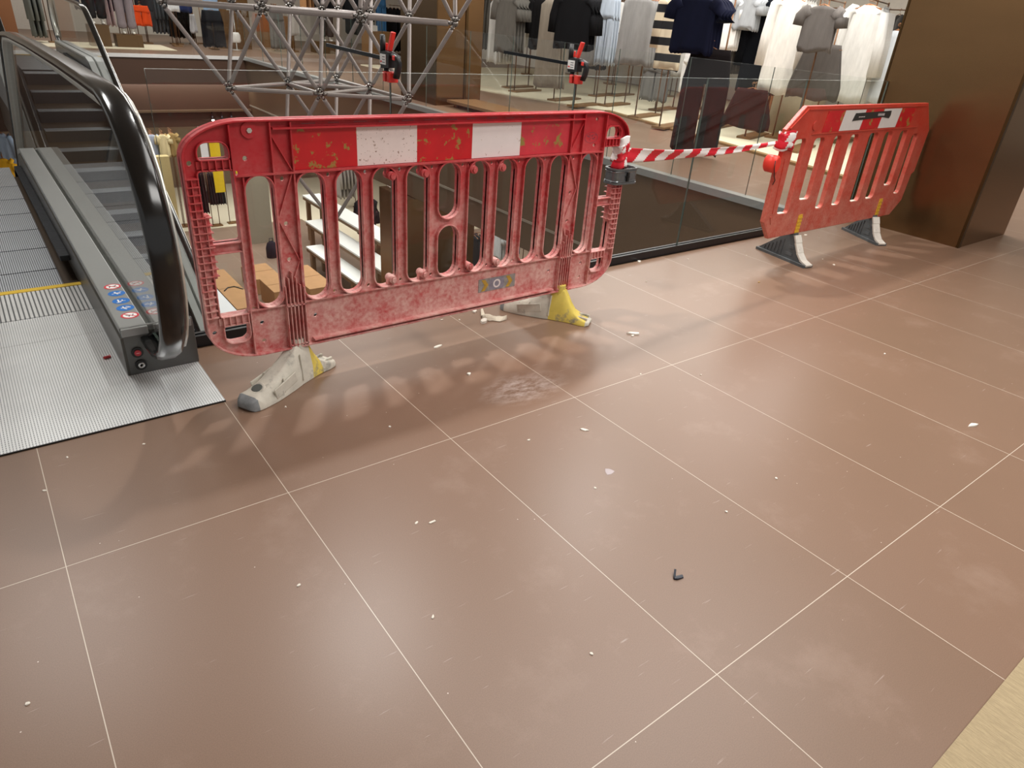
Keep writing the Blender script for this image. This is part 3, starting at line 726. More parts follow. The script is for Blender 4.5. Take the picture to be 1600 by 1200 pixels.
for k in range(9):
    x = 1.12+.011*k; q.poly([(x, -.0207, .925), (x+.006, -.0207, .924), (x+.006, -.0207, .944), (x+.003, -.0207, .935), (x, -.0207, .945)])
for k in range(3): q.poly([(.85+.03*k, -.0207, .921), (.875+.03*k, -.0207, .922), (.875+.03*k, -.0207, .926), (.85+.03*k, -.0207, .925)])
lab(q.build('tape_label', None, b2), 'strip of black tape with worn white marks')
for s0 in (.44, 1.612):
    q = MB().box((s0-.023, -.021, .16), (s0+.023, -.0165, .315))
    for k in range(6): q.box((s0-.025, -.024, .170+.024*k), (s0+.025, -.020, .180+.024*k))
    lab(q.build('latch_strip', mat('latch_yellow', 'dcae36', .5, var=.1), b2), 'yellow ribbed strip above the foot')
q = MB()
ring = [[(-.055+.035*math.cos(a)*k, y, .675+.052*math.sin(a)*k) for a in (2*PI*i/18 for i in range(18))] for k, y in ((.8, -.045), (1, -.035), (1, .03), (.8, .04))]
q.ring_loft(ring).box((-.06, -.02, .64), (.005, .02, .70))
lab(q.build('coupling_hook', mat('hook_red', 'e03a2c', .35), b2), 'bright red coupling hook on the left edge')
q = MB().tube([(-.085, -.04, .70), (-.095, -.05, .66), (-.075, -.05, .61), (-.045, -.045, .585), (-.05, -.04, .555)], .003, 6)
lab(q.build('cable', BLACK, b2), 'thin black cable dangling from the hook')
DGREY = mat('foot_dark_grey', '55585a', .75, 0, var=.15, scale=20, bump=.3)
DUSTY = mat('foot_dusty_white', 'd4cfc5', .85, 0, var=.12, scale=20, dirt='8c8984', dirt_amt=(.6, .75))
def foot2(px, yaw, lb):
    m = MB().use(DGREY)
    prof = [(-.24, 0), (-.24, .02), (-.03, .175), (.04, .178), (.075, .10), (.13, .03), (.185, .012), (.185, 0)]
    m.prism([(a, b) for a, b in prof], 'y', -.026, .026)
    m.prism([(-.25, 0), (-.25, .018), (.19, .018), (.19, 0)], 'y', -.045, .045)
    for k in range(6):
        x = -.19+.03*k
        for s in (-1, 1): m.bar((x, s*.0275, .026), (x+.008, s*.0275, .026+max(.02, (x+.24)*.55)), .004, .012, up=(0, 1, 0))
    for s in (-1, 1):
        m.bar((.0, s*.0275, .05), (.06, s*.0275, .05), .006, .02); m.bar((.02, s*.0275, .10), (.06, s*.0275, .10), .006, .02)
    m.use(DUSTY)
    front = [(.04, .180), (.062, .135), (.095, .075), (.135, .035), (.195, .014)]
    for a, b in zip(front, front[1:]): m.bar((a[0], 0, a[1]), (b[0]+.004, 0, b[1]), .058, .012)
    m.use(DGREY).box((-.02, -.02, .16), (.03, .02, .19))
    o = m.build('foot', None, b2, (px, 0, 0)); o.rotation_euler = (0, 0, yaw); lab(o, lb)
foot2(.44, math.radians(-102), 'dark grey slotted foot with a dusty white edge, left one')
foot2(1.60, math.radians(-118), 'dark grey slotted foot with a dusty white edge, right one')

# ------------------------------------------------------------------ striped tape and black clip between the barriers
tp = thing('barrier_tape', 'red and white striped tape strung between the two barriers', 'tape', (2.585, .66, .80))
T_RED = mat('tape_red', 'd01e30', .35); T_WHT = mat('tape_white', 'ece6e4', .35)
def striped_band(pts, wds, rolls, pitch, name, lb, slant=.5, thick=.0015):
    m = MB(); m.mats = [T_RED, T_WHT]; rows = []; acc = 0
    P = [Vector(p) for p in pts]
    for i, p in enumerate(P):
        if i: acc += (P[i]-P[i-1]).length
        t = (P[min(i+1, len(P)-1)]-P[max(i-1, 0)]).normalized()
        up = Vector((0, 0, 1)); sd = (up - t*up.dot(t)).normalized(); nn = t.cross(sd)
        a = rolls[i]; u = sd*math.cos(a) + nn*math.sin(a)
        rows.append((p, u, acc, wds[i], t))
    K = 8
    grid = [[m.bm.verts.new(p + u*wd*(k/K-.5) + t.cross(u)*.003*math.sin(acc*9+k*.7)) for k in range(K+1)] for p, u, acc, wd, t in rows]
    for i in range(len(rows)-1):
        for k in range(K):
            fc = m.bm.faces.new((grid[i][k], grid[i+1][k], grid[i+1][k+1], grid[i][k+1])); fc.smooth = True
            s = (rows[i][2]+rows[i+1][2])/2 - slant*rows[i][3]*((k+.5)/K-.5)*2
            fc.material_index = int(math.floor(s/pitch)) % 2
    o = m.build(name, None, tp, None)
    md = o.modifiers.new('solid', 'SOLIDIFY'); md.thickness = thick
    lab(o, lb); return o
A = Vector((.01, -.005, .0)); Bv = Vector((1.395, .075, -.01))
N = 150; pts = []; wd = []; rl = []
for i in range(N+1):
    q = i/N; p = A.lerp(Bv, q); p.z -= .035*4*q*(1-q)*.6; pts.append(p)
    wd.append(.046*(1-q)**1.3+.024); rl.append(.3*math.sin(q*5))
striped_band(pts, wd, rl, .085, 'tape_strand', 'twisted strand of tape sagging between the barriers')
def wrap(cx, cy, z0, z1, rx, ry, turns, wdt, pitch, lb):
    n = int(90*turns); pts = []
    for i in range(n+1):
        a = 2*PI*turns*i/n + PI; k = 1+.05*math.sin(5*a)
        pts.append((cx+rx*k*math.cos(a), cy+ry*k*math.sin(a), z0+(z1-z0)*i/n + .006*math.sin(3*a)))
    striped_band(pts, [wdt]*(n+1), [0]*(n+1), pitch, 'tape_wrap', lb, slant=.45)
wrap(-.005, .03, -.03, .06, .036, .042, 2.5, .07, .075, 'tape wound round the end post of the long barrier')
wrap(1.452, .058, .015, -.005, .075, .034, 1.5, .10, .08, 'tape wound round the left edge of the small barrier')
cl = thing('connector_clip', 'shiny dark grey plastic clip round the right post of the long barrier', 'clip', (2.605, .69, .70))
CLIP = mat('clip_grey', '6f7376', .22, .6, var=.2, scale=30)
loop = rr(-.075, -.045, .085, .045, .03, 6)
def cliprow(z, k, t): return [(a*k, b*k, z) for a, b in loop]
m = MB().ring_loft([cliprow(-.038, 1, 0), cliprow(-.038, 1.06, 0), cliprow(-.030, 1.06, 0), cliprow(-.028, 1, 0), cliprow(-.024, 1.05, 0), cliprow(-.019, 1, 0), cliprow(.019, 1, 0), cliprow(.024, 1.05, 0), cliprow(.028, 1, 0), cliprow(.030, 1.06, 0), cliprow(.038, 1.06, 0), cliprow(.038, 1, 0), cliprow(.038, .90, 0), cliprow(-.038, .90, 0)], closed=True, smooth=False)
m.build('clip_band', CLIP, cl)
lab(MB().box((.0, -.054, -.022), (.012, -.044, .020)).box((-.006, -.052, -.004), (.018, -.046, .004)).build('clip_latch', BLACK, cl), 'black latch slot')

# ------------------------------------------------------------------ quick clamps on the near glass
C_RED = mat('clamp_red', 'd2352c', .35); C_BLK = mat('clamp_black', '17181a', .45); C_BAR = mat('clamp_bar', '1d2024', .35, .7)
C_LAB = mat('clamp_label', 'd8d8d6', .5)
def make_clamp(x, label):
    t = thing('bar_clamp', label, 'clamp', (x, 1.19, 1.10))
    MB().bar((0, -.02, .075), (-.02, .62, .095), .007, .024).build('bar', C_BAR, t)
    m = MB().use(C_BLK).prism([(-.02, .03), (.05, .02), (.06, .06), (.055, .115), (.02, .125), (-.02, .12)], 'x', -.018, .018)
    m.use(C_LAB).box((-.0215, .0, .045), (-.018, .052, .105)).use(C_BLK)
    for k in range(3): m.box((-.0222, .006, .056+.016*k), (-.0214, .03, .060+.016*k))
    m.use(C_RED).box((-.0222, .034, .056), (-.0214, .048, .066))
    m.build('clamp_body', None, t, bevel=.003)
    g = MB().use(C_BLK).tube([(-.004, .05, .11), (-.006, .052, .16), (-.008, .05, .215)], .014, 10, r2=.011)
    lab(g.build('grip', None, t), 'black upright grip')
    g = MB(); 
    g.bar((.004, .01, .125), (.012, -.012, .235), .020, .018, up=(0, 1, 0)); g.box((-.004, .028, .125), (.008, .036, .17))
    lab(g.build('trigger', C_RED, t, bevel=.004), 'red trigger lever')
    # fixed jaw: black arch down to the pads
    g = MB(); arc = [(.0, -.012, .10), (.004, -.035, .105), (.006, -.058, .095), (.006, -.066, .06), (.004, -.062, .015), (.002, -.050, -.025)]
    g.tube(arc, .015, 10)
    g.tube([(0, .03, .04), (0, .036, .0), (0, .034, -.03)], .012, 8)
    lab(g.build('jaw', C_BLK, t), 'black curved jaw')
    lab(MB().box((-.012, -.058, .078), (.012, -.040, .104)).build('release_button', C_RED, t, bevel=.003), 'red release button')
    g = MB().box((-.022, -.034, -.055), (.022, -.0065, .006)).box((-.022, .0065, -.055), (.022, .030, .006))
    lab(g.build('pads', C_RED, t, bevel=.004), 'red pads gripping the glass')
    for ch in t.children: ch.scale = (1, 1, .68)
    return t
make_clamp(1.605, 'black and red bar clamp on the glass above the middle of the long barrier')
make_clamp(2.696, 'black and red bar clamp on the glass near the right end of the long barrier')

# ------------------------------------------------------------------ clothing
def cloth(hexc, var=.10, stripe=None, rough=.9):
    return mat('cloth_'+hexc, hexc, rough, 0, var=var, scale=9, spec=.15, stretch=(3, 3, .6))
def striped_cloth():
    m, nt, b = nodes_of('cloth_striped'); tc = nt.nodes.new('ShaderNodeTexCoord'); sp = nt.nodes.new('ShaderNodeSeparateXYZ')
    nt.links.new(tc.outputs['Object'], sp.inputs[0])
    d = nt.nodes.new('ShaderNodeMath'); d.operation = 'DIVIDE'; d.inputs[1].default_value = .20; nt.links.new(sp.outputs[2], d.inputs[0])
    fr = nt.nodes.new('ShaderNodeMath'); fr.operation = 'FRACT'; nt.links.new(d.outputs[0], fr.inputs[0])
    l = nt.nodes.new('ShaderNodeMath'); l.operation = 'LESS_THAN'; l.inputs[1].default_value = .5; nt.links.new(fr.outputs[0], l.inputs[0])
    nt.links.new(mixc(nt, l.outputs[0], srgb('d9cbb0'), srgb('1b1b1e')), b.inputs['Base Color']); b.inputs['Roughness'].default_value = .95
    return m
def garment_mesh(kind, wd, h, seed=0, folds=7):
    """hanging garment: origin at the top centre, width along X, falling to -h"""
    rnd = random.Random(seed); m = MB(); n = 36; ph = rnd.random()*6; dp = .024
    def body(cx, hw, hd, z0, z1, prof, amp, levels=11, top_close=True):
        rings = []
        for q in range(levels+1):
            t = q/levels; k = prof(t); rg = []
            for i in range(n):
                a = 2*PI*i/n; ca, sa = math.cos(a), math.sin(a)
                fold = amp*t*(math.sin(folds*a+ph+1.2*t) + .5*math.sin((folds*2-3)*a+ph*2))
                x = cx + hw*k*math.copysign(abs(ca)**.8, ca)*(1+.25*fold/ max(.02, hw)*.3)
                y = (hd*(.55+.6*t)+fold)*math.copysign(abs(sa)**.9, sa)
                z = z0 + (z1-z0)*t + ((.022*math.sin(3*a+ph)+.012*math.sin(7*a+2*ph))*t*t if t > .8 else 0)
                rg.append((x, y, z))
            rings.append(rg)
        m.ring_loft(rings)
    if kind in ('top', 'coat', 'dress'):
        fl = {'top': 1.02, 'coat': 1.08, 'dress': 1.18}[kind]
        def prof(t):
            if t < .08: return .30 + .70*math.sin(t/.08*PI/2)
            return .96 + (fl-.96)*(t-.08)
        body(0, wd*.40, dp, 0, -h, prof, .012 if kind != 'dress' else .015)
        if kind != 'dress':
            for s in (-1, 1):
                L = h*(.42 if kind == 'top' else .72)
                L = max(L, .22); pts = [(s*wd*.30, 0, -.045), (s*wd*.41, .0, -.085), (s*wd*.48, .0, -L*.55), (s*wd*.50, .0, -L)]
                old = set(m.bm.verts); m.tube(pts, .070, 12, r2=.066)
                for v in m.bm.verts:
                    if v not in old: v.co.y *= .52
    elif kind == 'skirt':
        body(0, wd*.5, dp, 0, -h, lambda t: .62+.38*min(1, t*1.3), .018)
    elif kind == 'trousers':
        body(0, wd*.46, dp, 0, -h*.32, lambda t: .80+.2*t, .006, 5)
        for s in (-1, 1):
            body(s*wd*.24, wd*.235, dp*.9, -h*.28, -h, lambda t: .92+.10*t, .014, 8)
    return m
HANG = mat('hanger_copper', 'a8744f', .35, .7); RAIL = mat('rail_bronze', '6a4a30', .4, .6)
def hanger_mesh(wd):
    m = MB(); s = wd*.34
    m.tube([(-s, 0, -.055), (0, 0, .02), (s, 0, -.055)], .005, 6)
    m.tube([(0, 0, .02), (0, 0, .048), (.018, 0, .062), (.018, 0, .078), (0, 0, .092), (-.018, 0, .080)], .003, 6)
    return m
RD = Vector((.96, .28, 0)).normalized()
KINDN = {'top': 'hanging_shirt', 'coat': 'hanging_coat', 'dress': 'hanging_dress', 'skirt': 'hanging_skirt', 'trousers': 'hanging_trousers'}
CATN = {'top': 'shirt', 'coat': 'coat', 'dress': 'dress', 'skirt': 'skirt', 'trousers': 'trousers'}
rail_no = 0
def cluster(kind, hexc, x, y, zt, zb, wd, n, label, rest=None, group=None, rail=None, fz=0.0, posts=True, gap=.095, d=None, m=None, seed=0, railtop=None):
    """n garments of one kind on a rail running back from (x, y); the front one carries its own label"""
    D = d or RD; yaw = math.atan2(-D.x, D.y) + PI/2 + PI/2
    yaw = math.atan2(D.y, D.x) + PI/2
    proto = garment_mesh(kind, wd, zt-zb, seed).build(KINDN[kind], m or cloth(hexc))
    tag(proto, label, CATN[kind], group if n > 1 else None)
    hb = hanger_mesh(wd).build('hanger', HANG, proto)
    proto.location = (x, y, zt); proto.rotation_euler = (0, 0, yaw + .05)
    for k in range(1, n):
        o = proto.copy(); COL.objects.link(o); hc = hb.copy(); COL.objects.link(hc); hc.parent = o
        o['label'] = rest; jit = random.uniform(-.02, .02) + .05
        o.location = Vector((x, y, zt)) + D*gap*k + Vector((0, 0, random.uniform(-.003, .0))); o.rotation_euler = (0, 0, yaw+jit)
    if rail:
        a = Vector((x, y, 0)) - D*.05; b = Vector((x, y, 0)) + D*(gap*(n-1)+(.85 if (D-RD).length < .01 else .30)); zr = (railtop or zt + .072); pf = D*(gap*(n-1)+.16)
        r = thing('clothes_rail', rail, 'clothes rail', (a.x, a.y, fz))
        q = b-a
        MB().tube([(0, 0, zr-fz), (q.x, q.y, zr-fz)], .008, 8).build('rail', RAIL, r)
        for px in ((pf.x, pf.y), (q.x, q.y)): MB().tube([(px[0], px[1], .03), (px[0], px[1], zr-fz+.02)], .011, 8).build('post', RAIL, r)
        MB().bar((pf.x-D.x*.06, pf.y-D.y*.06, .015), (q.x+D.x*.06, q.y+D.y*.06, .015), .20, .03).build('base_plate', mat('rail_base', '7b5a36', .5), r)
F2 = .02
cluster('dress', 'c6c5c0', 8.62, 10.2, 1.60, .50, .36, 5, 'pale grey slip dress, front one beside the bronze column behind the truss', 'pale grey slip dress hanging behind the front one beside the bronze column', 'pale slip dresses', 'bronze rail holding the pale grey slip dresses', F2)
cluster('top', '67645e', 8.42, 9.6, 1.62, .72, .58, 4, 'mid grey loose top in front of the pale slip dresses', 'mid grey loose top hanging behind the front one', 'mid grey tops', 'bronze rail holding the mid grey tops', F2, seed=2)
cluster('coat', '1b1a1b', 8.98, 9.35, 1.66, .82, .44, 4, 'black long top between the mid grey tops and the beige dress', 'black long top hanging behind the front one', 'black long tops', None, F2, seed=3)
cluster('dress', '948b7d', 8.45, 8.35, 1.66, .27, .56, 3, 'long sheer beige grey dress above the second clamp', 'long sheer beige grey dress hanging behind the front one', 'beige grey dresses', 'bronze rail holding the long beige grey dresses', F2, seed=4)
cluster('coat', '111113', 8.28, 7.6, 1.68, .93, .78, 3, 'wide black jersey coat hanging above the second clamp', 'wide black jersey coat hanging behind the front one', 'black jersey coats', 'bronze rail holding the wide black coats', F2, seed=5)
cluster('skirt', '878480', 9.15, 8.2, 1.22, .66, .46, 2, 'light grey skirt below the wide black coats', 'light grey skirt hanging behind the front one', 'light grey skirts', None, F2, seed=6)
cluster('trousers', 'a4aeb9', 9.02, 7.6, 1.72, .71, .32, 3, 'pale blue grey sweatpants right of the wide black coats', 'pale blue grey sweatpants hanging behind the front pair', 'pale sweatpants', 'bronze rail holding the pale blue sweatpants', F2, seed=7)
cluster('top', 'f0efec', 10.7, 9.0, 1.70, 1.20, .42, 1, 'white top glimpsed between the sweatpants and the grey melange dress', rail='bronze rail holding the single white top', fz=F2)
cluster('dress', '8f8e8c', 8.40, 6.3, 1.72, .81, .64, 4, 'grey melange draped dress, front one, left of the striped sweater', 'grey melange draped dress hanging behind the front one', 'melange dresses', 'bronze rail holding the grey melange dresses', F2, seed=9, gap=.09)
cluster('trousers', '65625f', 9.75, 7.0, .86, .21, .50, 2, 'dark grey trousers below the grey melange dresses', 'dark grey trousers behind the front pair below the melange dresses', 'dark grey trousers', 'low rail holding the dark grey trousers', F2, seed=10)
cluster('coat', '', 8.18, 5.41, 1.72, .83, .46, 1, 'cream and black striped knitted sweater', rail='bronze rail holding the striped sweater', fz=F2, m=striped_cloth(), seed=11)
cluster('top', '14172b', 6.86, 3.95, 1.67, 1.12, .60, 4, 'navy blue tee, front one above the black trousers', 'navy blue tee hanging behind the front one', 'navy tees', 'bronze rail in front of the void glass holding the navy tees', 0, seed=12, gap=.095)
cluster('trousers', '1c1718', 7.05, 3.78, 1.17, .05, .62, 1, 'wide black trousers hanging below the navy tees', None, None, None, 0, seed=13)
cluster('trousers', 'e3e1df', 9.42, 6.0, 1.05, .47, .28, 1, 'white trousers hanging left of the wide black trousers', rail='low rail holding the white trousers', fz=F2, seed=14)
cluster('top', 'e8e6e2', 9.05, 5.2, 1.78, 1.13, .44, 3, 'white tee right of the navy tees', 'white tee hanging behind the front one', 'white tees', 'bronze rail holding the white tees', F2, seed=15)
cluster('top', '9da0a2', 9.12, 4.95, 1.80, 1.40, .40, 3, 'light grey tee above the charcoal trousers', 'light grey tee hanging behind the front one', 'light grey tees', None, F2, seed=16)
cluster('trousers', '57534e', 9.42, 5.2, 1.44, .83, .40, 2, 'charcoal trousers below the light grey tees', 'charcoal trousers hanging behind the front pair', 'charcoal trousers', None, F2, seed=17)
cluster('coat', '0d1016', 9.42, 4.8, 1.82, .58, .56, 5, 'long black coat left of the white shirts', 'long black coat hanging behind the front one', 'long black coats', 'bronze rail holding the long black coats', F2, seed=18)
cluster('skirt', '2a1c1b', 8.88, 4.4, .68, .17, .68, 1, 'dark brown ragged hem skirt low behind the striped tape', rail='low rail holding the dark brown skirt', fz=F2, seed=19)
cluster('coat', 'e2ded6', 9.05, 4.2, 1.80, .66, .52, 5, 'long cream white shirt, front one right of the black coats', 'long cream white shirt hanging behind the front one', 'cream white shirts', 'bronze rail holding the cream white shirts', F2, seed=20, gap=.10)
cluster('top', '68635f', 8.5, 3.42, 1.70, 1.22, .48, 2, 'taupe grey strapless tunic above the small barrier', 'taupe grey strapless tunic hanging behind the front one', 'taupe tunics', 'bronze rail holding the taupe tunics', F2, seed=21)
cluster('skirt', '58534f', 9.05, 3.62, 1.30, .66, .64, 2, 'dark taupe wide skirt below the taupe tunics', 'dark taupe wide skirt hanging behind the front one', 'taupe skirts', None, F2, seed=22)
cluster('coat', 'c9c7c2', 9.85, 3.6, 1.78, .62, .54, 5, 'pale grey overshirt, front one left of the bronze column', 'pale grey overshirt hanging behind the front one', 'pale overshirts', 'bronze rail holding the pale grey overshirts', F2, seed=23, gap=.08)
cluster('coat', 'c4c9cc', 10.3, 3.35, 1.52, .62, .44, 6, 'pale bluish tee nearest the bronze column', 'pale bluish tee in the row by the bronze column', 'pale bluish tees', 'copper rail holding the row of pale bluish tees', F2, seed=24, gap=.10)
cluster('coat', '2a313d', 10.25, 3.62, 1.60, 1.33, .34, 1, 'small dark denim jacket above the pale bluish tees', None, None, None, F2, seed=25)
BD = Vector((.25, .97, 0)).normalized()
fill = [('coat', '3b3835', 11.6, 3.2, 1.75, .62, .5, 'charcoal coat', 8), ('coat', 'b9b4aa', 12.2, 5.4, 1.75, .66, .5, 'oatmeal coat', 8), ('coat', '24262c', 12.0, 7.4, 1.75, .60, .5, 'ink black coat', 8),
        ('coat', '8d8a84', 12.4, 9.6, 1.75, .64, .5, 'ash grey coat', 8), ('coat', 'd4d0c8', 11.4, 11.6, 1.75, .66, .5, 'off white coat', 8), ('coat', '55524d', 10.3, 12.4, 1.75, .6, .5, 'graphite coat', 8)]
for k, (kd, hx, x, y, zt, zb, wd, nm, n) in enumerate(fill):
    cluster(kd, hx, x, y, zt, zb, wd, n, '%s nearest in its row at the back of the right shop' % nm, '%s further along its row at the back of the right shop' % nm, nm+' row at the back', 'back rail holding the row of %ss' % nm, F2, d=BD, gap=.20, seed=70+k)
cluster('coat', '2f2c2b', 9.9, 8.9, 1.75, .55, .6, 4, 'dark brown coat between the sweatpants and the beige dresses, further back', 'dark brown coat hanging behind the front one further back', 'dark brown coats', 'bronze rail holding the dark brown coats', F2, seed=81)
cluster('dress', 'aeaaa3', 10.3, 6.9, 1.75, .60, .6, 4, 'stone grey long dress behind the striped sweater', 'stone grey long dress hanging behind the front one', 'stone grey dresses', 'bronze rail holding the stone grey dresses', F2, seed=82)
cluster('coat', '3c3a3b', 10.6, 5.9, 1.78, .75, .6, 5, 'dark grey coat behind the white tees', 'dark grey coat hanging behind the front one at the white tees', 'dark grey coats', 'bronze rail holding the dark grey coats', F2, seed=83)
# furniture of that shop
pl = MB().tube([(10.38, 4.58, .02), (10.38, 4.58, .69)], .38, 28)
tag(pl.build('display_plinth', mat('plinth_cream', 'a89d82', .8, var=.05)), 'round cream display plinth behind the small orange barrier', 'plinth')
t = thing('wooden_cabinet', 'low orange brown wooden cabinet behind the dark brown skirt', 'cabinet', (10.7, 5.25, .02), .25)
WOOD = mat('cabinet_wood', '8a5a36', .5, var=.15, scale=3, stretch=(1, 1, 8))
MB().box((0, 0, 0), (1.7, .5, .52)).build('body', WOOD, t, bevel=.005)
for k in range(2): MB().box((.04+.83*k, -.02, .05), (.83+.83*k, 0, .47)).build('door', WOOD, t, bevel=.004)
t = thing('brown_bench', 'low brown slab bench on the tiles in front of the far column', 'bench', (6.25, 6.4, 0), .0)
MB().box((0, 0, .06), (.55, 1.7, .10)).build('seat', mat('bench_brown', '7d5b3a', .5, var=.1), t)
for q in ((.05, .1), (.05, 1.5)): MB().box((q[0], q[1], 0), (q[0]+.45, q[1]+.08, .06)).build('leg', RAIL, t)

# ------------------------------------------------------------------ far shop beyond the void
FD = Vector((.05, 1, 0)).normalized(); SD = Vector((1, .02, 0)).normalized()
PLW = mat('plinth_brown', '5f4526', .5, .2, var=.06)
tag(MB().box((2.88, 18.2, .012), (3.30, 18.6, .46)).build('display_plinth', PLW), 'tall brown plinth beside the far escalator', 'plinth')
tag(MB().box((3.42, 18.2, .012), (3.98, 18.6, .28)).build('display_plinth', PLW), 'low brown plinth under the mannequin in rolled grey trousers', 'plinth')
tag(MB().box((8.45, 18.4, 0), (9.2, 18.9, .29)).build('display_plinth', PLW), 'low brown plinth behind the truss under white mannequin feet', 'plinth')
tag(MB().box((9.6, 17.4, 0), (10.3, 18.0, .66)).build('display_plinth', mat('plinth_tan', '8e683e', .5, .2)), 'tall tan plinth behind the truss beside the red clamp', 'plinth')
tag(MB().box((9.6, 17.5, .66), (9.85, 17.7, .80)).build('folded_stack', cloth('e8e6e2')), 'white folded clothes on the tall tan plinth', 'folded clothes')
tag(MB().box((7.6, 20.2, 0), (8.5, 20.8, .82)).build('display_plinth', mat('plinth_tan', '8e683e', .5, .2)), 'tan block behind the silver dress', 'plinth')
SKIN = mat('mannequin_white', 'e9e6df', .45)
def mannequin(x, y, z, label, tr_hex, top_hex, yaw=0, shorts=False):
    t = thing('mannequin', label, 'mannequin', (x, y, z), yaw)
    m = MB()
    for s in (-1, 1):
        m.tube([(s*.10, 0, .07), (s*.10, .01, .25), (s*.105, 0, .48), (s*.10, -.01, .85)], .037, 10, r2=.085)
        m.ring_loft([[(s*.10+ r*math.cos(a)*.9, c, .035+(r*.8)*math.sin(a)) for a in (2*PI*k/10 for k in range(10))] for c, r in ((.05, .02), (.03, .038), (-.04, .040), (-.11, .034), (-.155, .022), (-.17, .008))])
    prof = [(.83, .15, .10), (.95, .165, .11), (1.10, .13, .09), (1.30, .17, .11), (1.42, .18, .09), (1.48, .06, .06), (1.56, .055, .06)]
    m.ring_loft([[(a*math.cos(q), b*math.sin(q), zz) for q in (2*PI*k/14 for k in range(14))] for zz, a, b in prof])
    m.sphere((0, -.01, 1.66), .10, 12, (.85, 1, 1.2))
    for s in (-1, 1): m.tube([(s*.17, 0, 1.40), (s*.24, .02, 1.12), (s*.26, -.02, .86), (s*.255, -.03, .76)], .045, 8, r2=.028)
    m.build('body', SKIN, t)
    g = MB()
    for s in (-1, 1):
        g.ring_loft([[(s*.105 + r*math.cos(a), r*.95*math.sin(a), zz + .01*math.sin(5*a)) for a in (2*PI*k/16 for k in range(16))] for zz, r in ((.13, .075), (.15, .095), (.22, .105), (.28, .095), (.5, .10), (.92, .105))])
    g.build('trousers', cloth(tr_hex), t)
    g = MB().ring_loft([[(a*math.cos(q), b*math.sin(q), zz) for q in (2*PI*k/18 for k in range(18))] for zz, a, b in ((.78, .21, .14), (.95, .20, .14), (1.2, .19, .13), (1.40, .20, .11), (1.46, .09, .08))])
    for s in (-1, 1): g.tube([(s*.17, 0, 1.40), (s*.25, .02, 1.12), (s*.265, -.02, .84)], .062, 10, r2=.05)
    g.build('jacket', cloth(top_hex), t)
mannequin(3.72, 18.36, .28, 'white mannequin in rolled lilac grey trousers on the low brown plinth', '8d8287', '2e2b30')
mannequin(8.83, 18.62, .29, 'white mannequin in dark clothes standing behind the truss', '3a3a3c', '202226')
mannequin(3.12, 18.38, .46, 'white mannequin in a short black dress on the tall brown plinth', '1a1a1c', '131315')
cluster('dress', '9aa0a8', 3.55, 19.6, 1.25, .40, .40, 2, 'pale pink grey dress behind the white mannequin', 'pale pink grey dress hanging behind the front one', 'pink grey dresses', 'rail holding the pale pink grey dresses', .012, d=SD, m=cloth('b8a0a4'), seed=31)
cluster('top', '2c3246', 2.95, 19.75, 1.55, .72, .62, 7, 'navy blue jacket beside the far escalator', 'navy blue jacket in the row beside the far escalator', 'navy jackets far away', 'rail holding the navy jackets beside the far escalator', .012, d=SD, gap=.16, seed=32)
cluster('trousers', 'd4491d', 4.30, 19.5, .88, .44, .46, 2, 'bright orange shorts across the void', 'bright orange shorts hanging behind the front pair', 'orange shorts', None, 0, d=FD, seed=33)
cluster('top', '202024', 4.42, 19.62, 1.35, .78, .50, 2, 'black top above the orange shorts', 'black top hanging behind the front one above the orange shorts', 'black tops far away', 'rail holding the orange shorts and black tops', 0, d=FD, seed=34)
cluster('coat', '464c52', 4.68, 20.0, 1.40, .27, .44, 4, 'slate grey denim jacket right of the orange shorts', 'slate grey denim jacket hanging behind the front one', 'slate jackets', 'rail holding the slate grey jackets', 0, d=SD, seed=35, gap=.09)
cluster('top', 'dfe0e2', 4.97, 19.0, 1.45, .82, .34, 1, 'white top across the void under the truss corner', rail='rail holding the white top across the void', fz=0, d=FD, seed=36)
cluster('top', '27335c', 5.36, 19.5, 1.45, .80, .44, 3, 'royal navy top right of the white one across the void', 'royal navy top hanging behind the front one across the void', 'royal navy tops', None, 0, d=FD, seed=37)
cluster('coat', '141416', 5.2, 20.5, .92, .16, .62, 5, 'black suit jacket on the low rolling rack', 'black suit jacket further along the low rolling rack', 'black suits', 'low rolling rack holding the black suits', 0, d=SD, seed=38, gap=.12)
cluster('skirt', 'd8d8dc', 5.64, 20.0, .74, .31, .20, 1, 'narrow white cloth hanging right of the black suits', rail='small rail holding the narrow white cloth', fz=0, d=FD, seed=39)
cluster('top', '93aecb', 5.72, 18.45, 1.40, .83, .46, 1, 'light blue shirt above the striped trousers', rail='rail holding the light blue shirt', fz=0, d=FD, seed=40)
def side_striped():
    return cloth('15171d')
cluster('trousers', '15171d', 5.68, 18.35, .90, .08, .60, 1, 'black trousers with pale side seams across the void', None, None, None, 0, d=FD, seed=41)
cluster('coat', '70736f', 1.85, 18.9, 1.30, .14, .50, 3, 'grey green long coat behind the far escalator glass', 'grey green long coat hanging behind the front one', 'grey green coats', 'rail holding the grey green coats', .012, d=SD, seed=42, gap=.10)
tag(MB().box((1.25, 21.0, .0), (1.70, 21.5, 1.9)).build('display_plinth', mat('panel_orange_brown', '8c5a34', .5)), 'orange brown panel at the top left corner behind the escalator', 'panel')
t = thing('accessory_stand', 'chrome accessory stand holding a white bag across the void', 'stand', (6.3, 18.6, 0))
MB().tube([(0, 0, 0), (0, 0, .95)], .012, 8).tube([(-.16, 0, .93), (.16, 0, .93)], .010, 8).build('frame', STEEL, t)
MB().tube([(0, 0, .0), (0, 0, .015)], .14, 18).build('base', STEEL, t)
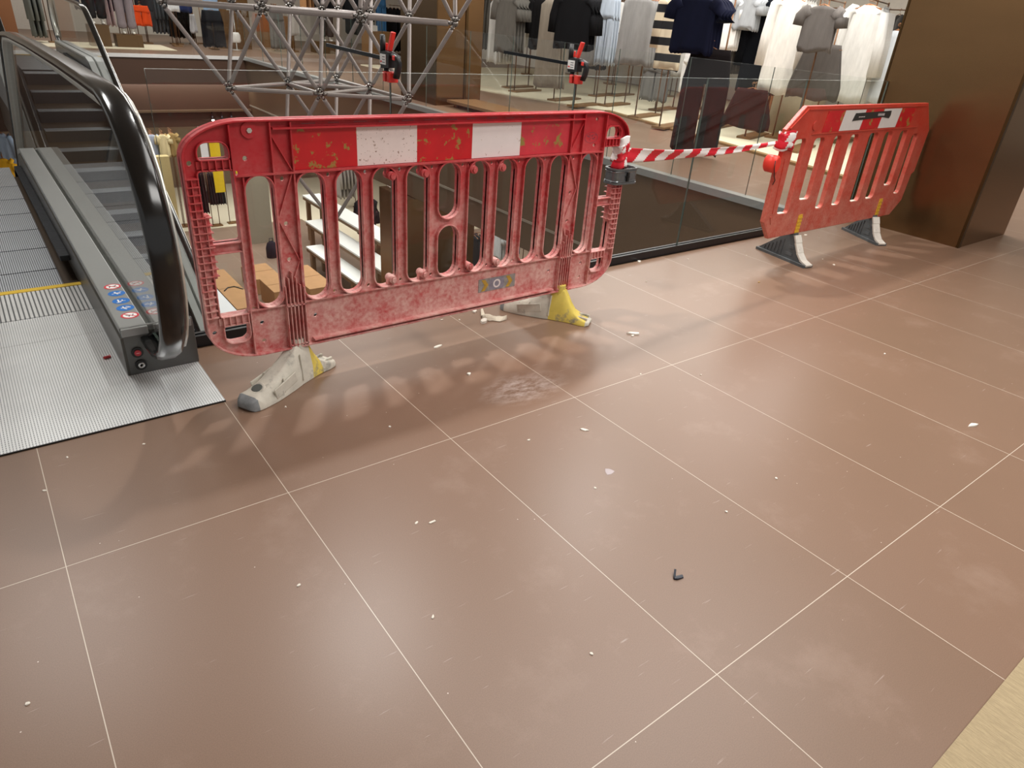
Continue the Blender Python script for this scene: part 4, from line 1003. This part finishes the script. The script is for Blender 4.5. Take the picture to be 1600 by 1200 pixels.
MB().ring_loft([[(.0+a*math.cos(q), b*math.sin(q), z) for q in (2*PI*k/14 for k in range(14))] for z, a, b in ((.18, .10, .05), (.22, .13, .06), (.36, .12, .05), (.42, .08, .03))]).build('bag', cloth('e1dfda'), t)
for dx in (-.09, .0, .09): MB().tube([(dx, 0, .92), (dx+.01, .01, .70), (dx, 0, .5)], .008, 6).build('chain', NODE, t)
cluster('trousers', '767470', 7.4, 18.5, 1.05, .09, .42, 2, 'mid grey trousers behind the left part of the truss', 'mid grey trousers hanging behind the front pair', 'mid grey trousers far away', 'rail holding the mid grey trousers', 0, d=FD, seed=43)
cluster('dress', 'bdb8b0', 7.9, 18.6, 1.15, .42, .38, 1, 'silver satin dress behind the truss', rail='rail holding the silver satin dress', fz=0, d=FD, seed=44)
cluster('coat', '0f1013', 9.75, 18.9, 1.75, .52, .95, 4, 'large black coat behind the truss', 'large black coat hanging behind the front one', 'large black coats far away', 'rail holding the large black coats', 0, d=SD, seed=45, gap=.14)
cluster('trousers', '3f6f9c', 10.45, 18.4, 1.65, .42, .32, 2, 'blue jeans behind the truss near the brown column', 'blue jeans hanging behind the front pair', 'blue jeans', 'rail holding the blue jeans', 0, d=FD, seed=46)
cluster('coat', '17181b', 11.0, 18.9, 1.25, .12, .60, 3, 'black dress coat next to the brown column behind the truss', 'black dress coat hanging behind the front one', 'black dress coats', 'rail holding the black dress coats', 0, d=SD, seed=47, gap=.12)
cluster('top', 'b98a5e', 8.6, 19.6, 1.8, .95, .50, 4, 'copper and cream top high behind the truss', 'copper and cream top hanging behind the front one', 'copper tops', 'rail holding the copper tops', 0, d=SD, seed=48, gap=.14)

# ------------------------------------------------------------------ lower floor
LZ = -4.6
CARD = mat('cardboard', 'b58a5e', .8, var=.06, scale=6); CARDD = mat('cardboard_flap', '9c744c', .8)
def carton(x0, y0, x1, y1, h, label, strap=False, rz=0):
    t = thing('carton', label, 'box', ((x0+x1)/2, (y0+y1)/2, LZ), rz); a, b = (x1-x0)/2, (y1-y0)/2
    MB().box((-a, -b, 0), (a, b, h)).build('box_body', CARD, t, bevel=.006)
    MB().box((-a+.004, -.02, h), (a-.004, .02, h+.002)).build('box_tape', CARDD, t)
    if strap:
        m = MB().tube([(-a*.7, -.15, h+.006), (-a*.2, .0, h+.012), (a*.4, .02, h+.010), (a*.9, -.2, h+.006)], .012, 6)
        lab(m.build('black_strap', BLACK, t), 'black strap lying on top')
wb = MB().box((2.35, 5.2, LZ), (3.485, 14.2, LZ+.45))
tag(wb.build('display_platform', mat('white_board', 'dfe3e6', .5)), 'long low white platform on the lower floor beside the far escalator', 'platform')
carton(3.5, 11.3, 3.96, 13.7, .46, 'long cardboard box with a black strap beside the white platform', True)
carton(4.42, 13.0, 5.0, 14.0, .36, 'cardboard box behind the middle of the lower floor boxes, by the black bag')
carton(4.42, 11.8, 4.92, 12.7, .48, 'nearest square cardboard box with dark front on the lower floor')
carton(5.15, 11.7, 5.72, 13.2, .46, 'cardboard box nearest the white benches')
def bench(x0, y0, x1, y1, zt, label):
    t = thing('display_bench', label, 'bench', ((x0+x1)/2, (y0+y1)/2, LZ)); a, b = (x1-x0)/2, (y1-y0)/2; h = zt-LZ
    MB().box((-a, -b, h-.04), (a, b, h)).build('bench_top', mat('bench_white', 'e6e8e4', .4), t)
    MB().box((-a+.01, -b+.01, h-.12), (a-.01, b-.01, h-.04)).build('apron', mat('bench_oak', '7d6040', .6), t)
    for sx in (-1, 1):
        for sy in (-1, 1): MB().box((sx*(a-.06)-.05, sy*(b-.25)-.05, 0), (sx*(a-.06)+.05, sy*(b-.25)+.05, h-.1)).build('leg', mat('bench_oak', '7d6040', .6), t)
bench(7.0, 12.0, 7.5, 16.6, -3.4, 'tallest white topped bench on the lower floor')
bench(6.5, 11.0, 6.95, 15.2, -3.7, 'middle height white topped bench on the lower floor')
bench(6.05, 11.3, 6.45, 14.1, -4.0, 'lowest white topped bench on the lower floor')
t = thing('backpack', 'black backpack standing on the lower floor', 'bag', (5.62, 15.35, LZ))
MB().ring_loft([[(a*math.cos(q), b*math.sin(q), z) for q in (2*PI*k/16 for k in range(16))] for z, a, b in ((0, .13, .09), (.03, .15, .11), (.25, .15, .11), (.38, .11, .08), (.43, .04, .03))]).build('bag_body', cloth('22222c'), t)
MB().tube([(-.05, 0, .42), (-.04, 0, .50), (.04, 0, .50), (.05, 0, .42)], .012, 6).build('handle', BLACK, t)
cluster('skirt', '32262a', 4.62, 18.6, -3.05, -4.15, .40, 6, 'dark plum skirt at the left of the lower floor rack', 'dark plum skirt in the lower floor row', 'plum skirts', 'rail of plum skirts on the lower floor', LZ+.015, d=SD, gap=.07, seed=51)
cluster('skirt', '2b2a2c', 5.12, 18.7, -3.12, -3.96, .40, 6, 'charcoal skirt right of the plum skirts on the lower floor', 'charcoal skirt in the lower floor row', 'charcoal skirts', 'rail of charcoal skirts on the lower floor', LZ+.015, d=SD, gap=.07, seed=52)
cluster('top', '9ca4b4', 3.88, 18.6, -2.05, -2.60, .30, 2, 'pale blue shirt on the lower floor beside the handrail', 'pale blue shirt hanging behind the front one on the lower floor', 'pale blue shirts below', 'tall rail holding the pale blue shirts', LZ+.015, d=FD, seed=53)
cluster('top', 'c3b58f', 4.12, 18.5, -2.04, -2.60, .32, 2, 'straw coloured shirt between the blue and brown ones below', 'straw coloured shirt hanging behind the front one', 'straw shirts below', 'tall rail holding the straw coloured shirts', LZ+.015, d=FD, seed=54)
cluster('top', '8c744a', 4.36, 18.6, -2.03, -2.60, .30, 2, 'tan brown shirt right of the straw coloured one below', 'tan brown shirt hanging behind the front one', 'tan shirts below', 'tall rail holding the tan brown shirts', LZ+.015, d=FD, seed=55)
cluster('top', '3d3a40', 6.3, 19.2, -3.55, -4.08, .36, 3, 'dark grey top beneath the yellow banner', 'dark grey top hanging behind the front one beneath the yellow banner', 'dark grey tops below', 'rail holding the dark grey tops below the banner', LZ+.015, d=SD, seed=56)
tag(MB().box((3.78, 18.05, LZ), (4.10, 18.3, -2.5)).build('room_divider', mat('panel_straw', 'b9a878', .7)), 'straw coloured upright panel beside the handrail on the lower floor', 'panel')
YB = mat('banner_yellow', 'd8b70c', .6, var=.05)
def banner(x0, z0, x1, z1, y, m, label, sk=0.0):
    b = MB().prism([(x0+sk, z0), (x1+sk, z0), (x1, z1), (x0, z1)], 'y', y, y+.02)
    return tag(b.build('hanging_banner', m), label, 'banner')
banner(4.76, -3.16, 5.0, -1.52, 16.6, YB, 'tall narrow yellow banner hanging below the far edge')
banner(5.32, -3.05, 5.83, -2.2, 16.62, YB, 'short yellow banner hanging beside the grey column', 0)
banner(4.55, -2.35, 4.72, -1.52, 16.62, mat('banner_white', 'dcdcde', .6), 'narrow white banner left of the tall yellow one')
for b in ('hanging_banner.001',):
    o = bpy.data.objects[b]; m = MB().tube([(5.40, 16.63, -2.2), (5.40, 16.63, -1.5)], .006, 6).tube([(5.78, 16.63, -2.2), (5.78, 16.63, -1.5)], .006, 6); m.build('cord', BLACK, o)
L_ON = emit('spot_glow', 'fff6e6', 14)
for k, (x, nm) in enumerate(((4.90, 'left'), (5.12, 'middle'), (5.34, 'right'))):
    t = thing('track_spotlight', '%s one of three small lit spotlights below the far edge' % nm, 'spotlight', (x-.07, 16.27, -1.30))
    MB().tube([(0, 0, .12), (0, -.02, 0)], .012, 6).build('stem', BLACK, t)
    MB().tube([(0, -.0, .03), (-.01, -.06, -.06)], .035, 12).build('can', BLACK, t)
    MB().tube([(-.010, -.061, -.061), (-.0105, -.065, -.066)], .030, 12).build('lens', L_ON, t)
struct(MB().box((3.2, 16.22, -1.18), (5.75, 16.36, -1.14)).build('trim_7', BROWN_BOARD))
t = thing('shelf_unit', 'shelf unit with white goods seen through the escalator glass', 'shelf', (1.95, 19.6, LZ))
for z in (1.45, 1.95, 2.45): MB().box((-.45, -.2, z), (.45, .2, z+.03)).build('shelf', RAIL, t)
for sx in (-1, 1):
    for sy in (-1, 1): MB().tube([(sx*.44, sy*.19, 0), (sx*.44, sy*.19, 2.9)], .015, 6).build('post', RAIL, t)
for k, (x, z, r) in enumerate(((-.25, 1.48, .12), (.1, 1.48, .14), (-.1, 1.98, .12), (.25, 1.98, .10), (.0, 2.48, .13))):
    v = MB().ring_loft([[(1.95+x+rr_*math.cos(a), 19.6+rr_*math.sin(a), LZ+z+zz+.002) for a in (2*PI*q/18 for q in range(18))] for zz, rr_ in ((0, r*.6), (.05, r), (.16, r*.9), (.22, r*.45), (.26, r*.5))])
    tag(v.build('vase', mat('ceramic_white', 'efece4', .3)), ['small white vase on the bottom shelf, left', 'large white vase on the bottom shelf, right', 'white vase on the middle shelf, left', 'small white vase on the middle shelf, right', 'white vase on the top shelf'][k], 'vase', 'white vases on the shelf unit')
cluster('coat', '8fa0b4', .70, 19.0, -2.0, -2.75, .40, 3, 'blue grey striped shirt seen left of the escalator deck', 'blue grey striped shirt hanging behind the front one', 'blue grey shirts below', 'tall rail holding the blue grey shirts', LZ, d=FD, seed=57)
cluster('top', 'd9a52a', .58, 18.4, -2.45, -3.1, .40, 2, 'mustard yellow top below the blue grey shirts', 'mustard yellow top hanging behind the front one', 'mustard tops below', 'rail holding the mustard yellow tops', LZ, d=FD, seed=58)
cluster('coat', '1c1b1e', 8.1, 14.9, -3.25, -4.15, .62, 2, 'black coat behind the tallest white bench on the lower floor', 'black coat hanging behind the front one on the lower floor', 'black coats below', 'rail holding the black coats behind the benches', LZ, d=FD, seed=59)
cluster('coat', '23262b', 9.05, 11.2, -3.3, -4.2, .55, 3, 'black coat under the right edge of the void, lower floor', 'black coat hanging behind the front one under the void edge', 'black coats under the edge', 'rail holding the black coats under the void edge', LZ, d=SD, seed=60, gap=.1)
cluster('top', 'c3c6c6', 9.85, 11.4, -3.35, -4.0, .50, 3, 'pale grey top right of the black coats, lower floor', 'pale grey top hanging behind the front one, lower floor', 'pale tops below', 'rail holding the pale grey tops under the void edge', LZ, d=SD, seed=61, gap=.1)
cluster('trousers', '4c5d80', 10.4, 11.6, -3.2, -4.0, .40, 3, 'denim blue trousers right of the pale grey tops, lower floor', 'denim blue trousers hanging behind the front pair, lower floor', 'denim trousers below', 'rail holding the denim blue trousers', LZ, d=SD, seed=62, gap=.1)
cluster('coat', '8a8580', 9.1, 19.0, -3.1, -4.2, .50, 5, 'stone grey coat behind the benches, lower floor', 'stone grey coat hanging behind the front one, lower floor', 'stone coats below', 'rail holding the stone grey coats', LZ+.015, d=SD, seed=63, gap=.12)

# ------------------------------------------------------------------ debris on the tiles
PLAS = mat('plaster', 'e8e2d6', .9, var=.05); PLASD = mat('plaster_inner', 'b9ad98', .9)
def chip(x, y, a, b, rz, label, m=PLAS, group=None, h=.004, cat='plaster chip', seed=0, name='plaster_chip'):
    rnd = random.Random(seed or int(x*1000+y*77)); n = 9; pr = []
    for k in range(n):
        q = 2*PI*k/n; f = .7+.5*rnd.random(); pr.append((a*f*math.cos(q), b*f*math.sin(q)))
    mb = MB().ring_loft([[(p[0], p[1], 0) for p in pr], [(p[0]*.92, p[1]*.92, h*(.6+.5*rnd.random())) for p in pr]], smooth=False)
    o = mb.build(name, m); o.location = (x, y, .0004); o.rotation_euler = (0, 0, rz)
    return tag(o, label, cat, group)
# curled flake: an arched strip
def flake(x, y, label):
    m = MB(); rows = []; prof = (.010, .028, .034, .024, .030, .034, .022, .010)
    for k, hw in enumerate(prof):
        t = k/7; cx = -.055+.125*t; cy = -.010*math.sin(t*PI)
        top = [(cx, cy+hw*q, .004+.020*(1-q*q)*(.6+.4*math.sin(t*7))) for q in (-1, -.6, -.2, .2, .6, 1)]
        rows.append(top + [(p[0], p[1], max(.0, p[2]-.003)) for p in reversed(top)])
    m.ring_loft(rows, smooth=False)
    sp = [[(-.050+dx-.010*q, .010+q*.085, z+.018*q) for dx, z in ((-.012*(1-q*.8), .002), (.012*(1-q*.8), .002), (.010*(1-q*.8), .010), (-.010*(1-q*.8), .010))] for q in (0, .35, .7, 1)]
    m.ring_loft(sp, smooth=False)
    o = m.build('plaster_flake', mat('plaster_curl', 'd3c9b6', .9, var=.08)); o.location = (x, y, .0005); o.rotation_euler = (0, 0, -.6)
    tag(o, label, 'plaster flake')
flake(1.975, .825, 'curled cream plaster flake on the tiles below the big barrier')
chip(1.905, .805, .024, .016, .3, 'thick white plaster lump left of the curled flake', h=.015)
chip(1.942, .94, .020, .012, .8, 'white plaster lump under the bottom edge of the big barrier', h=.010)
chip(2.492, .334, .034, .010, -.6, 'long white plaster chip on the tiles right of the yellow foot', h=.008)
chip(2.47, .32, .012, .006, .2, 'small beige crumb beside the long white chip', h=.004)
chip(3.11, -1.022, .030, .011, -.3, 'white flattened chip at the far right of the floor', h=.006)
chip(.907, -.358, .016, .004, .0, 'thin white paper scrap on the tile in front of the left foot', h=.003)
chip(.866, -.336, .008, .004, .4, 'tiny white scrap left of the thin paper scrap', h=.002)
chip(1.556, .674, .022, .009, .1, 'white chip directly under the big barrier', h=.006)
chip(1.531, .381, .011, .009, .1, 'round white crumb in the shadow of the big barrier', h=.006)
chip(1.666, -.209, .016, .007, -.9, 'white sliver on the middle tiles', h=.004)
chip(3.377, 1.343-.2, .02, .012, .3, 'white chip against the black base channel', h=.006)
chip(5.512, 1.10, .02, .014, .3, 'white chip behind the small barrier, by the column', h=.006)
chip(5.131, 1.02, .016, .011, .6, 'white chip behind the left foot of the small barrier', h=.006)
chip(4.624, .485, .013, .009, .6, 'white crumb in front of the left foot of the small barrier', h=.004)
chip(3.798, .513, .015, .007, .3, 'brown paper crumb on the tiles between the barriers', m=mat('paper_brown', '9a7b4e', .8), cat='paper crumb', h=.004)
o = chip(1.371, -.931, .018, .007, -.3, 'dark blue scrap of plastic on the front tiles', m=mat('plastic_dark', '1c2230', .4), cat='plastic scrap', h=.006, name='plastic_scrap')
MB().bar((-.012, .004, .003), (.0, .022, .012), .006, .003).build('torn_end', mat('plastic_dark', '1c2230', .4), o)
o = chip(.305, 1.222, .020, .010, .2, 'small red plastic shard on the ribbed escalator landing', m=mat('plastic_red', 'b3232c', .4), cat='plastic shard', h=.008, name='plastic_shard'); o.location.z = .007
chip(1.559, -.454, .022, .018, .2, 'flat pale dried plaster splash on the front tiles', m=mat('plaster_splash', 'b9aeb0', .9), cat='plaster splash', h=.0008, name='plaster_splash')
t = MB().box((2.62, 1.125, 0), (2.70, 1.155, .055)); tag(t.build('wood_block', mat('pine', 'c9ad7a', .7, var=.1)), 'small pale wooden block against the base channel by the big barrier', 'wood block')
random.seed(11)
for (x, y) in ((1.439, -.155), (1.452, -.498), (.984, -.986), (.72, -.674), (3.475, -.459), (1.735, -.818), (.48, -.39), (.073, .64-.1), (.291, .50), (-.006, .384), (3.733, 1.032), (4.668, .599), (5.684, .892), (2.199, .006), (2.44, -.136), (1.813, .887), (1.734, .928), (-.123, -.407), (3.134, .85), (2.043, -.797), (4.2, .9), (4.9, 1.0), (5.2, .95), (.78, .50), (1.05, .18)):
    chip(x, y, random.uniform(.004, .008), random.uniform(.003, .005), random.random()*3, 'tiny white plaster crumb scattered on the brown tiles', group='tiny plaster crumbs', h=.003)
